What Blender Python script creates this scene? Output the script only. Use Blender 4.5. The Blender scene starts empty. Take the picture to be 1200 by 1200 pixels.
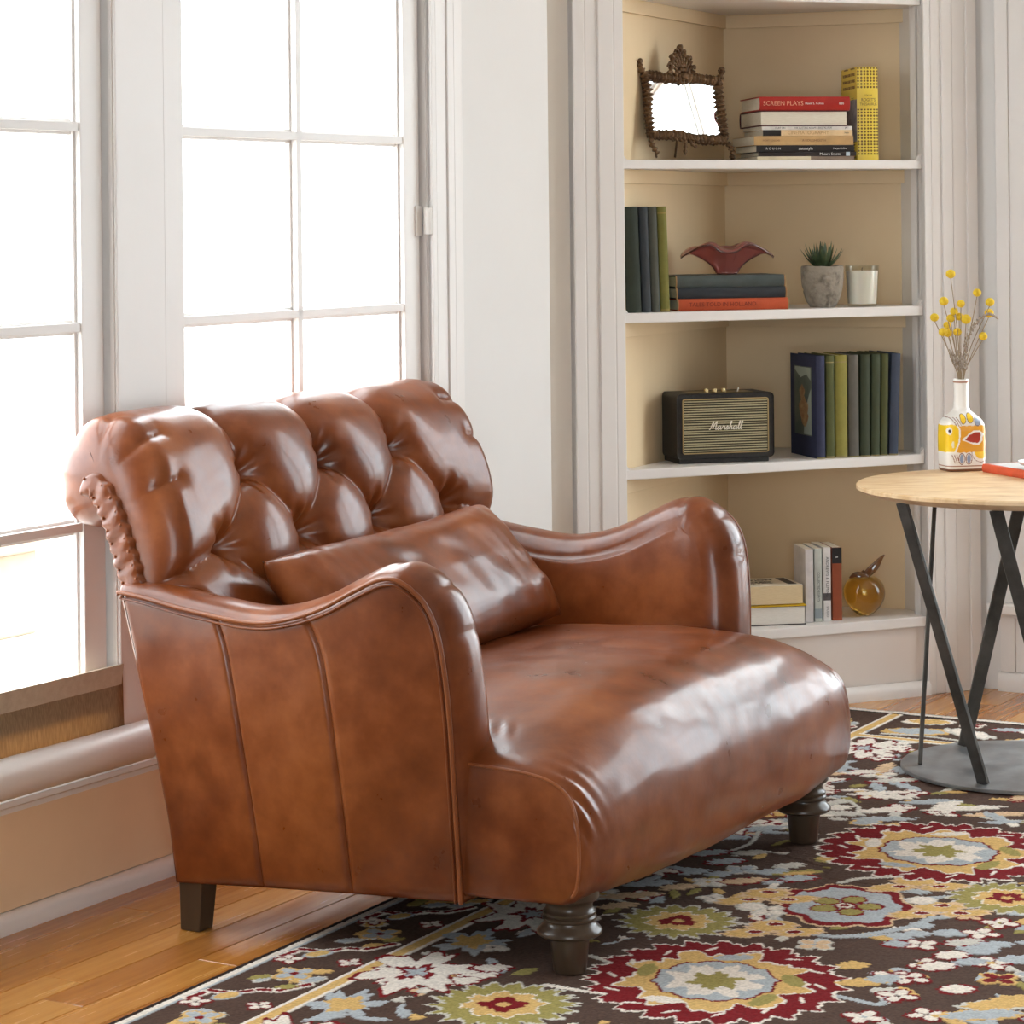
import bpy, bmesh, math, random
import numpy as np
from mathutils import Vector, Matrix, noise as mnoise
R_ = math.radians
rng = np.random.RandomState(7)
random.seed(7)
sc = bpy.context.scene
col = sc.collection
# ------------------------------------------------------------ camera
FPX, HC, ROLL = 3000.0, 1.25, 0.01
cam_d = bpy.data.cameras.new('camera'); cam = bpy.data.objects.new('camera', cam_d); col.objects.link(cam)
cam_d.sensor_width = 36; cam_d.lens = FPX/1200*36; cam_d.shift_y = -(600-261)/1200.0
cam_d.clip_end = 200
cam.matrix_world = Matrix(((math.cos(ROLL), math.sin(ROLL), 0, 0), (0, 0, -1, 0), (-math.sin(ROLL), math.cos(ROLL), 0, HC), (0, 0, 0, 1)))
sc.camera = cam
# ------------------------------------------------------------ world and exposure
w = bpy.data.worlds.new('sky'); sc.world = w; w.use_nodes = True
nt = w.node_tree; nt.nodes.clear()
wo = nt.nodes.new('ShaderNodeOutputWorld'); wb = nt.nodes.new('ShaderNodeBackground')
tc = nt.nodes.new('ShaderNodeTexCoord'); mp = nt.nodes.new('ShaderNodeMapping'); mp.inputs['Scale'].default_value = (1, 1, 2.5)
ns = nt.nodes.new('ShaderNodeTexNoise'); ns.inputs['Scale'].default_value = 1.6; ns.inputs['Detail'].default_value = 4
cr = nt.nodes.new('ShaderNodeValToRGB')
cr.color_ramp.elements[0].position = .3; cr.color_ramp.elements[0].color = (.80, .90, 1, 1)
cr.color_ramp.elements[1].position = .7; cr.color_ramp.elements[1].color = (.92, .965, 1, 1)
nt.links.new(tc.outputs['Generated'], mp.inputs[0]); nt.links.new(mp.outputs[0], ns.inputs['Vector'])
nt.links.new(ns.outputs['Fac'], cr.inputs[0]); nt.links.new(cr.outputs[0], wb.inputs['Color'])
wb.inputs['Strength'].default_value = 4.2
nt.links.new(wb.outputs[0], wo.inputs['Surface'])
vs = sc.view_settings
vs.view_transform = 'Standard'; vs.look = 'None'; vs.gamma = 1; vs.use_curve_mapping = False
vs.exposure = 1.36
# ------------------------------------------------------------ room frames
d1 = np.array([.50889772, .86082699, 0]); n1 = np.array([d1[1], -d1[0], 0]); P0 = np.array([-.80371835, 4.74683544, 0])
d2 = np.array([.91298494, .40799327, 0]); n2 = np.array([d2[1], -d2[0], 0]); Q0 = np.array([.9911686, 6.69045495, 0])
UP = np.array([0, 0, 1.])
def WF(a, n, z): return P0 + d1*a + n1*n + UP*z          # window wall: a along, n into the room
def BF(a, m, z): return Q0 + d2*a + n2*m + UP*z          # bookcase front: m towards the room
C2 = np.array([1.235, 6.812, 0])
def RF(a, n, z): return C2 + n1*a - d1*n + UP*z          # right wall
A0 = np.array([.0835895, 4.23882, 0]); CW = np.array([.48891044, .87233399, 0]); CF = np.array([CW[1], -CW[0], 0])
def CH(s, t, z): return A0 + CF*s + CW*t + UP*z          # armchair frame
def ray(x, y):
    u, v = x-600, y-261
    return np.array([(u-ROLL*v)/FPX, 1, -(v+ROLL*u)/FPX])
def on_z(x, y, z=0):
    r = ray(x, y); return r*((z-HC)/r[2]) + UP*HC
def on_bk(x, y, m=0):
    r = ray(x, y); o = UP*HC; return o + r*(((Q0+n2*m)-o)@n2)/(r@n2)
# ---- daylight entering through the window openings (area lamps filling each opening from outside)
def daylight(name, fr, a0, a1, z0, z1, off, power, color=(1, .97, .93)):
    l = bpy.data.lights.new(name, 'AREA'); l.shape = 'RECTANGLE'; l.size = a1-a0; l.size_y = z1-z0
    l.energy = power; l.color = color
    o = bpy.data.objects.new(name, l); col.objects.link(o)
    c = fr((a0+a1)/2, off, (z0+z1)/2); nrm = fr(0, 1, 0)-fr(0, 0, 0); al = fr(1, 0, 0)-fr(0, 0, 0)
    zc = -nrm; xc = al; yc = np.cross(zc, xc)
    o.matrix_world = Matrix(((xc[0], yc[0], zc[0], c[0]), (xc[1], yc[1], zc[1], c[1]), (xc[2], yc[2], zc[2], c[2]), (0, 0, 0, 1)))
    return o
def BKW(a, n, z): return P0 + n1*a + d1*(n-4.6) + UP*z    # wall behind the camera
def SDW(a, n, z): return P0 + d1*a + n1*(5.6-n) + UP*z    # wall on the far side of the room
def portal(*a):
    o = daylight(*a); o.data.cycles.is_portal = True; return o
portal('window_portal', BKW, 2.6, 4.6, .3, 2.3, -.1, 1)
portal('window_portal', WF, -1.0, .08, .3, 2.6, -.1, 1)
portal('window_portal', WF, .27, 1.2, .3, 2.6, -.1, 1)
portal('window_portal', RF, .26, 2.6, .3, 2.7, -.1, 1)
def OUTF(a, n, z): return P0 + d1*a + n1*z + UP*(3.4-n)   # open sky above the yard
portal('sky_portal', OUTF, -8, 14, -14, -.3, 0, 1)
# ------------------------------------------------------------ helpers
class MB:
    def __init__(s): s.v = []; s.f = []
    def add(s, vs_, fs_):
        k = len(s.v); s.v += [tuple(map(float, p)) for p in vs_]; s.f += [tuple(i+k for i in f) for f in fs_]; return s
    def box(s, fr, a0, a1, b0, b1, z0, z1):
        v = [fr(a, b, z) for z in (z0, z1) for b in (b0, b1) for a in (a0, a1)]
        return s.add(v, [(0, 2, 3, 1), (4, 5, 7, 6), (0, 1, 5, 4), (2, 6, 7, 3), (0, 4, 6, 2), (1, 3, 7, 5)])
    def prism(s, fr, pts, z0, z1):
        n = len(pts); v = [fr(a, b, z0) for a, b in pts]+[fr(a, b, z1) for a, b in pts]
        return s.add(v, [tuple(range(n))[::-1], tuple(range(n, 2*n))]+[(i, (i+1) % n, n+(i+1) % n, n+i) for i in range(n)])
    def grid(s, P, cu=False, cv=False):
        P = np.asarray(P, float); n, m = P.shape[:2]; f = []
        for i in range(n if cu else n-1):
            for j in range(m if cv else m-1):
                i2 = (i+1) % n; j2 = (j+1) % m
                f.append((i*m+j, i2*m+j, i2*m+j2, i*m+j2))
        return s.add(P.reshape(-1, 3), f)
    def tube(s, pts, r, n=10, closed=False, cap=True, flat=None):
        pts = np.asarray(pts, float); N = len(pts); r = np.broadcast_to(np.asarray(r, float), (N,))
        T = np.gradient(pts, axis=0) if not closed else np.roll(pts, -1, 0)-np.roll(pts, 1, 0)
        T /= np.linalg.norm(T, axis=1)[:, None]+1e-12
        ref = np.array([0, 0, 1.]) if abs(T[0][2]) < .9 else np.array([1., 0, 0])
        rings = []; u = np.cross(T[0], ref); u /= np.linalg.norm(u)
        for i in range(N):
            u = u - T[i]*(u@T[i]); u /= np.linalg.norm(u)+1e-12; v = np.cross(T[i], u)
            rings.append([pts[i]+r[i]*(math.cos(q)*u+math.sin(q)*v) for q in np.linspace(0, 2*math.pi, n, endpoint=False)])
        k = len(s.v); s.grid(np.array(rings), cu=closed, cv=True)
        if cap and not closed:
            s.f.append(tuple(k+i for i in range(n))); s.f.append(tuple(k+(N-1)*n+i for i in range(n))[::-1])
        return s
    def lathe(s, prof, c, n=40, fr=None, cap=True, sx=1, sy=1):
        c = np.asarray(c, float); th = np.linspace(0, 2*math.pi, n, endpoint=False)
        P = np.array([[c+np.array([r*sx*math.cos(q), r*sy*math.sin(q), z]) for q in th] for r, z in prof])
        k = len(s.v); s.grid(P, cv=True)
        if cap:
            m = len(prof); s.f.append(tuple(k+i for i in range(n))[::-1]); s.f.append(tuple(k+(m-1)*n+i for i in range(n)))
        return s
    def blob(s, c, r, rot=None, sub=2):
        bm = bmesh.new(); bmesh.ops.create_icosphere(bm, subdivisions=sub, radius=1)
        M = rot if rot is not None else np.eye(3)
        s.add([np.asarray(c)+M@(np.array(v.co)*np.asarray(r)) for v in bm.verts], [tuple(v.index for v in f.verts) for f in bm.faces]); bm.free()
        return s
ORG = {}
def finish(name, me, m, parent, smooth, bevel, bseg, wn):
    o = bpy.data.objects.new(name, me); col.objects.link(o)
    if m: me.materials.append(m)
    if parent is not None:
        o.parent = parent; ORG[o.name] = ORG[parent.name]
    if smooth: me.shade_smooth() if hasattr(me, 'shade_smooth') else None
    if bevel:
        b = o.modifiers.new('bevel', 'BEVEL'); b.width = bevel; b.segments = bseg; b.limit_method = 'ANGLE'; b.angle_limit = R_(35)
    return o
def obj(name, mb, m, parent=None, smooth=False, bevel=0, bseg=2, weld=0, recalc=True, loc=None, auto=None):
    org = ORG[parent.name] if parent is not None else (np.array(loc, float) if loc is not None else np.zeros(3))
    V = np.array(mb.v)-org
    me = bpy.data.meshes.new(name); me.from_pydata(V.tolist(), [], mb.f)
    if weld or recalc:
        bm = bmesh.new(); bm.from_mesh(me)
        if weld: bmesh.ops.remove_doubles(bm, verts=bm.verts, dist=weld)
        if recalc: bmesh.ops.recalc_face_normals(bm, faces=bm.faces)
        bm.to_mesh(me); bm.free()
    me.update()
    o = finish(name, me, m, parent, False, bevel, bseg, False)
    if smooth: me.polygons.foreach_set('use_smooth', [True]*len(me.polygons))
    if auto:
        me.polygons.foreach_set('use_smooth', [True]*len(me.polygons)); me.set_sharp_from_angle(angle=R_(auto))
    if parent is None:
        o.location = Vector(org); ORG[o.name] = org
    return o
def empty(name, loc):
    o = bpy.data.objects.new(name, None); col.objects.link(o); o.location = Vector(loc); o.empty_display_size = .05; ORG[o.name] = np.array(loc, float); return o
def tag(o, label=None, cat=None, group=None, kind=None):
    if label: o['label'] = label
    if cat: o['category'] = cat
    if group: o['group'] = group
    if kind: o['kind'] = kind
    return o
def struct(o): o['kind'] = 'structure'; return o
def srgb(r, g, b):
    return tuple((c/12.92 if c <= .04045 else ((c+.055)/1.055)**2.4) for c in (r/255, g/255, b/255))
MATS = {}
def mat(name, c, rough=.5, metal=0, spec=.5, c2=None, nscale=8, ndetail=4, stretch=(1, 1, 1), bump=0, bscale=60, bdist=.002, coat=0, sss=0, trans=0, ior=1.45, lo=.35, hi=.65, rvar=0, tint=None, sheen=0):
    m = bpy.data.materials.new(name); m.use_nodes = True; MATS[name] = m
    t = m.node_tree; b = t.nodes['Principled BSDF']; L = t.links
    b.inputs['Base Color'].default_value = (*c, 1); b.inputs['Roughness'].default_value = rough; b.inputs['Metallic'].default_value = metal
    b.inputs['Specular IOR Level'].default_value = spec; b.inputs['IOR'].default_value = ior
    b.inputs['Coat Weight'].default_value = coat; b.inputs['Transmission Weight'].default_value = trans
    if sheen: b.inputs['Sheen Weight'].default_value = sheen
    if sss: b.inputs['Subsurface Weight'].default_value = sss; b.inputs['Subsurface Radius'].default_value = (.02, .012, .008)
    co = t.nodes.new('ShaderNodeTexCoord'); mp_ = t.nodes.new('ShaderNodeMapping'); mp_.inputs['Scale'].default_value = stretch
    L.new(co.outputs['Object'], mp_.inputs[0])
    if c2 or rvar:
        n = t.nodes.new('ShaderNodeTexNoise'); n.inputs['Scale'].default_value = nscale; n.inputs['Detail'].default_value = ndetail; n.inputs['Roughness'].default_value = .62
        L.new(mp_.outputs[0], n.inputs['Vector'])
        if c2:
            r = t.nodes.new('ShaderNodeValToRGB'); r.color_ramp.elements[0].position = lo; r.color_ramp.elements[0].color = (*c, 1)
            r.color_ramp.elements[1].position = hi; r.color_ramp.elements[1].color = (*c2, 1)
            L.new(n.outputs['Fac'], r.inputs[0]); L.new(r.outputs[0], b.inputs['Base Color'])
        if rvar:
            mr = t.nodes.new('ShaderNodeMapRange'); mr.inputs['To Min'].default_value = rough-rvar; mr.inputs['To Max'].default_value = rough+rvar
            mr.inputs['From Min'].default_value = .3; mr.inputs['From Max'].default_value = .7
            L.new(n.outputs['Fac'], mr.inputs['Value']); L.new(mr.outputs[0], b.inputs['Roughness'])
    if bump:
        n2_ = t.nodes.new('ShaderNodeTexNoise'); n2_.inputs['Scale'].default_value = bscale; n2_.inputs['Detail'].default_value = 3
        L.new(mp_.outputs[0], n2_.inputs['Vector'])
        bp = t.nodes.new('ShaderNodeBump'); bp.inputs['Strength'].default_value = bump; bp.inputs['Distance'].default_value = bdist
        L.new(n2_.outputs['Fac'], bp.inputs['Height']); L.new(bp.outputs[0], b.inputs['Normal'])
    return m
def spline(pts, n):
    """uniform-arclength Catmull-Rom through pts"""
    P = np.asarray(pts, float); P = np.vstack([2*P[0]-P[1], P, 2*P[-1]-P[-2]]); out = []
    for i in range(1, len(P)-2):
        for u in np.linspace(0, 1, 24, endpoint=False):
            a, b, c, d = P[i-1], P[i], P[i+1], P[i+2]
            out.append(.5*((2*b)+(-a+c)*u+(2*a-5*b+4*c-d)*u*u+(-a+3*b-3*c+d)*u**3))
    out.append(P[-2]); return resample(np.array(out), n)
def resample(Q, n):
    L = np.r_[0, np.cumsum(np.linalg.norm(np.diff(Q, axis=0), axis=1))]
    q = np.linspace(0, L[-1], n) if np.isscalar(n) else np.asarray(n)*L[-1]
    return np.stack([np.interp(q, L, Q[:, k]) for k in range(Q.shape[1])], 1)
def text(name, s, fr, size, m, parent, thick=.0004, shear=0, align='CENTER', sx=1, bold=0):
    """fr(x,y,d): maps text plane (x right, y up, d outwards) to the world"""
    c = bpy.data.curves.new('lettering', 'FONT'); c.body = s; c.size = size; c.align_x = align; c.align_y = 'CENTER'; c.shear = shear; c.offset = bold
    c.resolution_u = 3
    t = bpy.data.objects.new('lettering_source', c); col.objects.link(t)
    dg = bpy.context.evaluated_depsgraph_get(); me = bpy.data.meshes.new_from_object(t.evaluated_get(dg))
    mb = MB(); mb.add([fr(v.co.x*sx, v.co.y, thick) for v in me.vertices], [tuple(p.vertices) for p in me.polygons])
    bpy.data.objects.remove(t); bpy.data.curves.remove(c); bpy.data.meshes.remove(me)
    if not mb.f: return None
    o = obj(name, mb, m, parent, recalc=False)
    sm = o.modifiers.new('thickness', 'SOLIDIFY'); sm.thickness = thick*.9; sm.offset = 0
    return o
# ------------------------------------------------------------ materials
white = mat('white_paint', (.80, .765, .74), .38, c2=(.775, .74, .71), nscale=3, bump=.05, bscale=90, bdist=.0008)
wallp = mat('wall_plaster', (.77, .75, .73), .7, c2=(.745, .725, .705), nscale=1.5, bump=.12, bscale=35, bdist=.0012)
cream = mat('shelf_warm_shade', (.77, .60, .38), .55, c2=(.73, .565, .35), nscale=2, bump=.05, bscale=60, bdist=.0008)  # white cabinet interior; warm shade and interreflection are put into this tan
ceilm = mat('ceiling_paint', (.82, .79, .75), .8)
gap = mat('dark_gap', (.28, .20, .13), .8)
# leather
def leather(name, dark, mid, light, rough=.34):
    m = bpy.data.materials.new(name); m.use_nodes = True; t = m.node_tree; b = t.nodes['Principled BSDF']; L = t.links
    co = t.nodes.new('ShaderNodeTexCoord')
    def nz(scale, det, r=.6, dist=0):
        n = t.nodes.new('ShaderNodeTexNoise'); n.inputs['Scale'].default_value = scale; n.inputs['Detail'].default_value = det; n.inputs['Roughness'].default_value = r; n.inputs['Distortion'].default_value = dist
        L.new(co.outputs['Object'], n.inputs['Vector']); return n
    a = nz(3.4, 4, .55, .1); c = nz(16, 4, .6, 0)
    mx = t.nodes.new('ShaderNodeMix'); mx.data_type = 'FLOAT'; mx.inputs[0].default_value = .38
    L.new(a.outputs['Fac'], mx.inputs[2]); L.new(c.outputs['Fac'], mx.inputs[3])
    r = t.nodes.new('ShaderNodeValToRGB'); e = r.color_ramp.elements
    e.new(.5)
    for i_, (ps_, c_) in enumerate(((.34, dark), (.5, mid), (.68, light))): e[i_].position = ps_; e[i_].color = (*c_, 1)
    L.new(mx.outputs[0], r.inputs[0]); L.new(r.outputs[0], b.inputs['Base Color'])
    mr = t.nodes.new('ShaderNodeMapRange'); mr.inputs['From Min'].default_value = .3; mr.inputs['From Max'].default_value = .7
    mr.inputs['To Min'].default_value = rough-.07; mr.inputs['To Max'].default_value = rough+.07
    L.new(c.outputs['Fac'], mr.inputs['Value']); L.new(mr.outputs[0], b.inputs['Roughness'])
    v = nz(150, 2, .5, 0)
    w_ = nz(26, 3, .5, 0); ad = t.nodes.new('ShaderNodeMath'); ad.operation = 'MULTIPLY_ADD'; ad.inputs[1].default_value = .22
    L.new(v.outputs['Fac'], ad.inputs[0]); L.new(w_.outputs['Fac'], ad.inputs[2])
    bp = t.nodes.new('ShaderNodeBump'); bp.inputs['Strength'].default_value = .16; bp.inputs['Distance'].default_value = .003
    L.new(ad.outputs[0], bp.inputs['Height']); L.new(bp.outputs[0], b.inputs['Normal'])
    b.inputs['Specular IOR Level'].default_value = .30; b.inputs['Coat Weight'].default_value = .27; b.inputs['Coat Roughness'].default_value = .13
    return m
leath = leather('brown_leather', (.105, .024, .006), (.185, .045, .0105), (.30, .088, .023))
pipe_m = leather('leather_piping', (.17, .045, .014), (.25, .072, .022), (.34, .11, .036), .36)
darkwood = mat('dark_stained_wood', (.045, .029, .018), .30, c2=(.075, .048, .03), nscale=9, stretch=(1, 1, .2), coat=.12)
# ============================================================ ROOM SHELL
A_MIN, A_MAX, N_MAX, ZC = -4.6, 2.83, 5.6, 3.05
ROWS = [.312, .690, 1.063, 1.437, 1.81, 2.18, 2.55]
# floor slab + boards
fb = MB().box(WF, A_MIN-.3, A_MAX+.6, -.3, N_MAX+.3, -.06, -.012)
floor = struct(obj('floor', fb, mat('subfloor', (.30, .16, .06), .5)))
def plankmat(name, c, c2):
    m = mat(name, c, .24, c2=c2, nscale=6, stretch=(1, 1, 1), coat=.3, rvar=.05, bump=.08, bscale=40, bdist=.001)
    t = m.node_tree
    for n in t.nodes:
        if n.type == 'MAPPING':
            n.inputs['Scale'].default_value = (.6, 9, 9); m0 = t.nodes.new('ShaderNodeMapping'); m0.inputs['Rotation'].default_value = (0, 0, -math.atan2(d1[1], d1[0])); src = n.inputs[0].links[0].from_socket; t.links.new(src, m0.inputs[0]); t.links.new(m0.outputs[0], n.inputs[0]); break
    return m
pm = [plankmat('oak_a', (.40, .15, .028), (.53, .22, .045)), plankmat('oak_b', (.46, .185, .036), (.58, .26, .06)), plankmat('oak_c', (.34, .12, .022), (.46, .18, .036)), plankmat('oak_d', (.50, .21, .045), (.60, .29, .07))]
PW = .083
rp = random.Random(3)
plank_meshes = {}
def plank(a0, a1, r):
    L = round((a1-a0)/.1)*.1
    k = (round(L*10), rp.randrange(4))
    if k not in plank_meshes:
        mb = MB(); g = .0006; c = .0012
        for z, i in ((-.012, 0), (-.0012, 0), (0, c)):
            pass
        v = [d1*a+n1*n+UP*z for z, i in ((-.012, 0), (-.0012, 0), (0, c)) for a, n in ((-L/2+g+i, g+i), (L/2-g-i, g+i), (L/2-g-i, PW-g-i), (-L/2+g+i, PW-g-i))]
        f = [(8, 9, 10, 11), (0, 3, 2, 1)]+[(q*4+i, q*4+(i+1) % 4, q*4+4+(i+1) % 4, q*4+4+i) for q in (0, 1) for i in range(4)]
        me = bpy.data.meshes.new('plank'); me.from_pydata([tuple(p) for p in v], [], f); me.materials.append(pm[k[1]]); me.update(); plank_meshes[k] = me
    o = bpy.data.objects.new('plank', plank_meshes[k]); col.objects.link(o); o.parent = floor
    o.location = Vector(WF((a0+a1)/2, r*PW, 0))
start = {}
for r in range(0, 34):
    lo = -2.0 if r < 10 else 1.6
    a = lo - rp.choice([.0, .2, .4, .6]); start[r] = a
    while a < 3.4:
        L = rp.choice([1.2, 1.5, 1.8, 2.2]); plank(a, a+L, r); a += L
rest = MB()
for r in range(0, 68):
    if r < 34: rest.box(WF, A_MIN-.1, start[r]-.001, r*PW+.0006, (r+1)*PW-.0006, -.014, -.0008)
    else: rest.box(WF, A_MIN-.1, 3.3, r*PW+.0006, (r+1)*PW-.0006, -.014, -.0008)
o = obj('floor_boards', rest, pm[1], floor); o['kind'] = 'stuff'
# ceiling
struct(obj('ceiling', MB().box(WF, A_MIN-.2, A_MAX+.8, -.2, N_MAX+.2, ZC, ZC+.1), ceilm))
# window wall with three openings
T0 = -.16
wl = MB(); wins = [(-.90, .10), (.255, 1.20)]
ed = [A_MIN-.2]+[x for p in wins for x in p]+[1.757]
for i in range(0, len(ed), 2): wl.box(WF, ed[i], ed[i+1], T0, 0, 0, ZC)
for a0, a1 in wins:
    wl.box(WF, a0, a1, T0, 0, 0, .215); wl.box(WF, a0, a1, T0, 0, 2.64, ZC)
struct(obj('wall_left', wl, wallp))
# wall strips beside the bookcase and above it
wc = MB(); c0 = -1.0
wc.box(BF, -1.02, -.80, -.16, -.018, 0, ZC); wc.box(BF, .115, .36, -.16, -.018, 0, ZC); wc.box(BF, -.80, .115, -.16, -.018, 2.3, ZC)
struct(obj('wall_corner', wc, mat('wall_strip_shaded', (.76, .70, .62), .7, bump=.1, bscale=35, bdist=.001)))  # same plaster as the walls, with the strips' shade put into the colour
# right wall with its window opening
wr = MB(); wr.box(RF, -.15, .26, -.16, 0, 0, ZC); wr.box(RF, 2.66, N_MAX, -.16, 0, 0, ZC); wr.box(RF, .26, 2.66, -.16, 0, 0, .18); wr.box(RF, .26, 2.66, -.16, 0, 2.72, ZC)
struct(obj('wall_right', wr, wallp))
taupe = mat('taupe_plaster', (.44, .36, .28), .8, c2=(.41, .33, .255), nscale=1.5)  # dark tone for unseen walls, chosen to cut light bounced into the room
wbk = MB(); wbk.box(BKW, -.2, 2.55, -.16, 0, 0, ZC); wbk.box(BKW, 4.65, 5.8, -.16, 0, 0, ZC); wbk.box(BKW, 2.55, 4.65, -.16, 0, 0, .2); wbk.box(BKW, 2.55, 4.65, -.16, 0, 2.36, ZC)
struct(obj('wall_back', wbk, taupe))
struct(obj('wall_side', MB().box(SDW, A_MIN-.2, A_MAX+.6, -.16, 0, 0, ZC), taupe))
# glass
gm = bpy.data.materials.new('window_glass'); gm.use_nodes = True; t = gm.node_tree; t.nodes.clear()
o_ = t.nodes.new('ShaderNodeOutputMaterial'); mx = t.nodes.new('ShaderNodeMixShader'); tr = t.nodes.new('ShaderNodeBsdfTransparent'); gl = t.nodes.new('ShaderNodeBsdfGlossy')
gl.inputs['Roughness'].default_value = .02; mx.inputs[0].default_value = .05
tr.inputs['Color'].default_value = (.97, .98, .97, 1)
t.links.new(tr.outputs[0], mx.inputs[1]); t.links.new(gl.outputs[0], mx.inputs[2]); t.links.new(mx.outputs[0], o_.inputs[0])
def window(name, fr, a0, a1, cols, rows, stile=.06, foot=.06, n0=-.012, th=.036, top=.07):
    e = empty(name, fr((a0+a1)/2, n0, rows[0]-foot)); struct(e)
    z0, z1 = rows[0]-foot, rows[-1]+top
    for x0, x1 in ((a0, a0+stile), (a1-stile, a1)):
        obj('stile', MB().box(fr, x0, x1, n0-th, n0, z0, z1), white, e, bevel=.002)
    obj('rail', MB().box(fr, a0+stile, a1-stile, n0-th, n0, z0, rows[0]), white, e, bevel=.002)
    obj('rail', MB().box(fr, a0+stile, a1-stile, n0-th, n0, rows[-1], z1), white, e, bevel=.002)
    g0, g1 = a0+stile, a1-stile; xs = np.linspace(g0, g1, cols+1); mw = .0085
    def muntin(f, p, q, c, horiz):      # stepped profile: room-side bar, moulded shoulder, outer putty line
        for w_, na, nb in ((mw, n0-th*.55, n0-.003), (mw+.006, n0-th*.8, n0-th*.5)):
            if horiz: f.box(fr, p, q, na, nb, c-w_, c+w_)
            else: f.box(fr, c-w_, c+w_, na, nb, p, q)
    for x in xs[1:-1]:
        f = MB(); muntin(f, rows[0], rows[-1], x, False); obj('muntin', f, white, e, bevel=.0012)
    for z in rows[1:-1]:
        f = MB(); muntin(f, g0, g1, z, True); obj('muntin', f, white, e, bevel=.0012)
    # glazing beads round each pane, then the pane
    for i in range(cols):
        for j in range(len(rows)-1):
            p0, p1, q0, q1 = xs[i], xs[i+1], rows[j], rows[j+1]
            b = MB(); w_ = .0135
            if i == 0: b.box(fr, p0, p0+.007, n0-th*.8, n0-th*.35, q0, q1)
            if i == cols-1: b.box(fr, p1-.007, p1, n0-th*.8, n0-th*.35, q0, q1)
            if j == 0: b.box(fr, p0, p1, n0-th*.8, n0-th*.35, q0, q0+.008)
            if b.v: obj('glazing_bead', b, white, e, bevel=.001)
            obj('pane', MB().box(fr, p0+.003, p1-.003, n0-th*.78, n0-th*.78+.003, q0+.003, q1-.003), gm, e)
    return e
w1 = window('window_1', WF, -.86, .083, 2, ROWS, stile=.062)
w2 = window('window_2', WF, .268, 1.190, 2, ROWS, stile=.063)
w4 = window('window_4', BKW, 2.6, 4.6, 4, [.32, .72, 1.10, 1.48, 1.86, 2.26], stile=.07)
w3 = window('window_3', RF, .27, 1.42, 2, [.30, .72, 1.10, 1.48, 1.86, 2.24, 2.62], stile=.07)
w3b = window('window_5', RF, 1.49, 2.62, 2, [.30, .72, 1.10, 1.48, 1.86, 2.24, 2.62], stile=.07)
# hinge on window 2
hg = MB(); hg.tube([WF(1.197, .006, 1.226), WF(1.197, .006, 1.286)], .010, 14); hg.box(WF, 1.199, 1.222, -.002, .004, 1.222, 1.290); hg.box(WF, 1.17, 1.197, -.013, -.008, 1.222, 1.290)
obj('hinge', hg, mat('hinge_paint', (.82, .79, .75), .3), w2, bevel=.001)
# centre post between windows, casings with beads, heads, sill
def casing(name, fr, a0, a1, z0, z1, grooves=(), n=.018, m=white):
    mb = MB(); xs = [a0]+[g for g in grooves]+[a1]; gw = .0022
    for i in range(len(xs)-1):
        x0 = xs[i]+(gw if i else 0); x1 = xs[i+1]-(gw if i < len(xs)-2 else 0)
        mb.box(fr, x0, x1, 0, n-.003*(i % 2), z0, z1)
    mb.box(fr, a0, a1, -.005, max(n-.0055, .0005), z0, z1)
    return struct(obj(name, mb, m, bevel=.0015))
casing('trim_1', WF, .094, .264, .235, 2.65, (.252,), n=.004)
struct(obj('trim_2', MB().tube([WF(.101, .006, .24), WF(.101, .006, 2.65)], .0035, 10), white))
struct(obj('trim_3', MB().box(WF, .0835, .0935, -.05, -.022, .24, 2.65).box(WF, 1.1905, 1.203, -.05, -.022, .24, 2.65).box(WF, .255, .2675, -.05, -.022, .24, 2.65), gap))
casing('trim_4', WF, 1.203, 1.337, .235, 2.8, (1.222, 1.268, 1.300), n=.016)
casing('trim_5', WF, -1.02, -.865, .235, 2.65, (-1.03,), n=.004)
struct(obj('trim_7', MB().box(WF, -1.02, 1.337, 0, .02, 2.63, 2.80), white, bevel=.002))
# sill ledge with a rounded nose, board below
sp = [(-.01, .248), (.028, .246), (.038, .238), (.038, .228), (.028, .222), (.014, .218), (.012, .208), (-.01, .206)]
sill = MB(); P = np.array([[WF(a, n, z) for n, z in sp] for a in (-2.5, 1.36)]); sill.grid(P, cv=True); k = len(sp); sill.f += [tuple(range(k)), tuple(range(k, 2*k))[::-1]]
struct(obj('trim_8', sill, white, auto=40))
struct(obj('trim_9', MB().box(WF, -2.5, 1.72, -.002, .010, .035, .212), mat('apron_bounce_tint', (.84, .61, .39), .5, c2=(.80, .57, .36), nscale=4, bump=.1, bscale=50, bdist=.001), bevel=.002))  # white board below the sill; orange floor bounce is put into its colour
def baseb(name, fr, a0, a1, n=0, h=.034, th=.02):
    pr = [(n-.005, 0), (n+th, 0), (n+th, h*.55), (n+th*.85, h*.8), (n+th*.5, h*.95), (n+.004, h), (n-.005, h)]
    mb = MB(); mb.grid(np.array([[fr(a, q, z) for q, z in pr] for a in (a0, a1)]), cv=True); k = len(pr); mb.f += [tuple(range(k)), tuple(range(k, 2*k))[::-1]]
    return struct(obj(name, mb, white, auto=50))
baseb('baseboard_left', WF, A_MIN, 1.745, .010)
baseb('baseboard_corner', BF, -.75, .098, -.002, .036, .022)
baseb('baseboard_right', RF, .055, 5.0, .0, .05, .022)
baseb('baseboard_back', BKW, 0, 5.5, 0, .08)
baseb('baseboard_side', SDW, A_MIN, 2.7, 0, .08)
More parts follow.
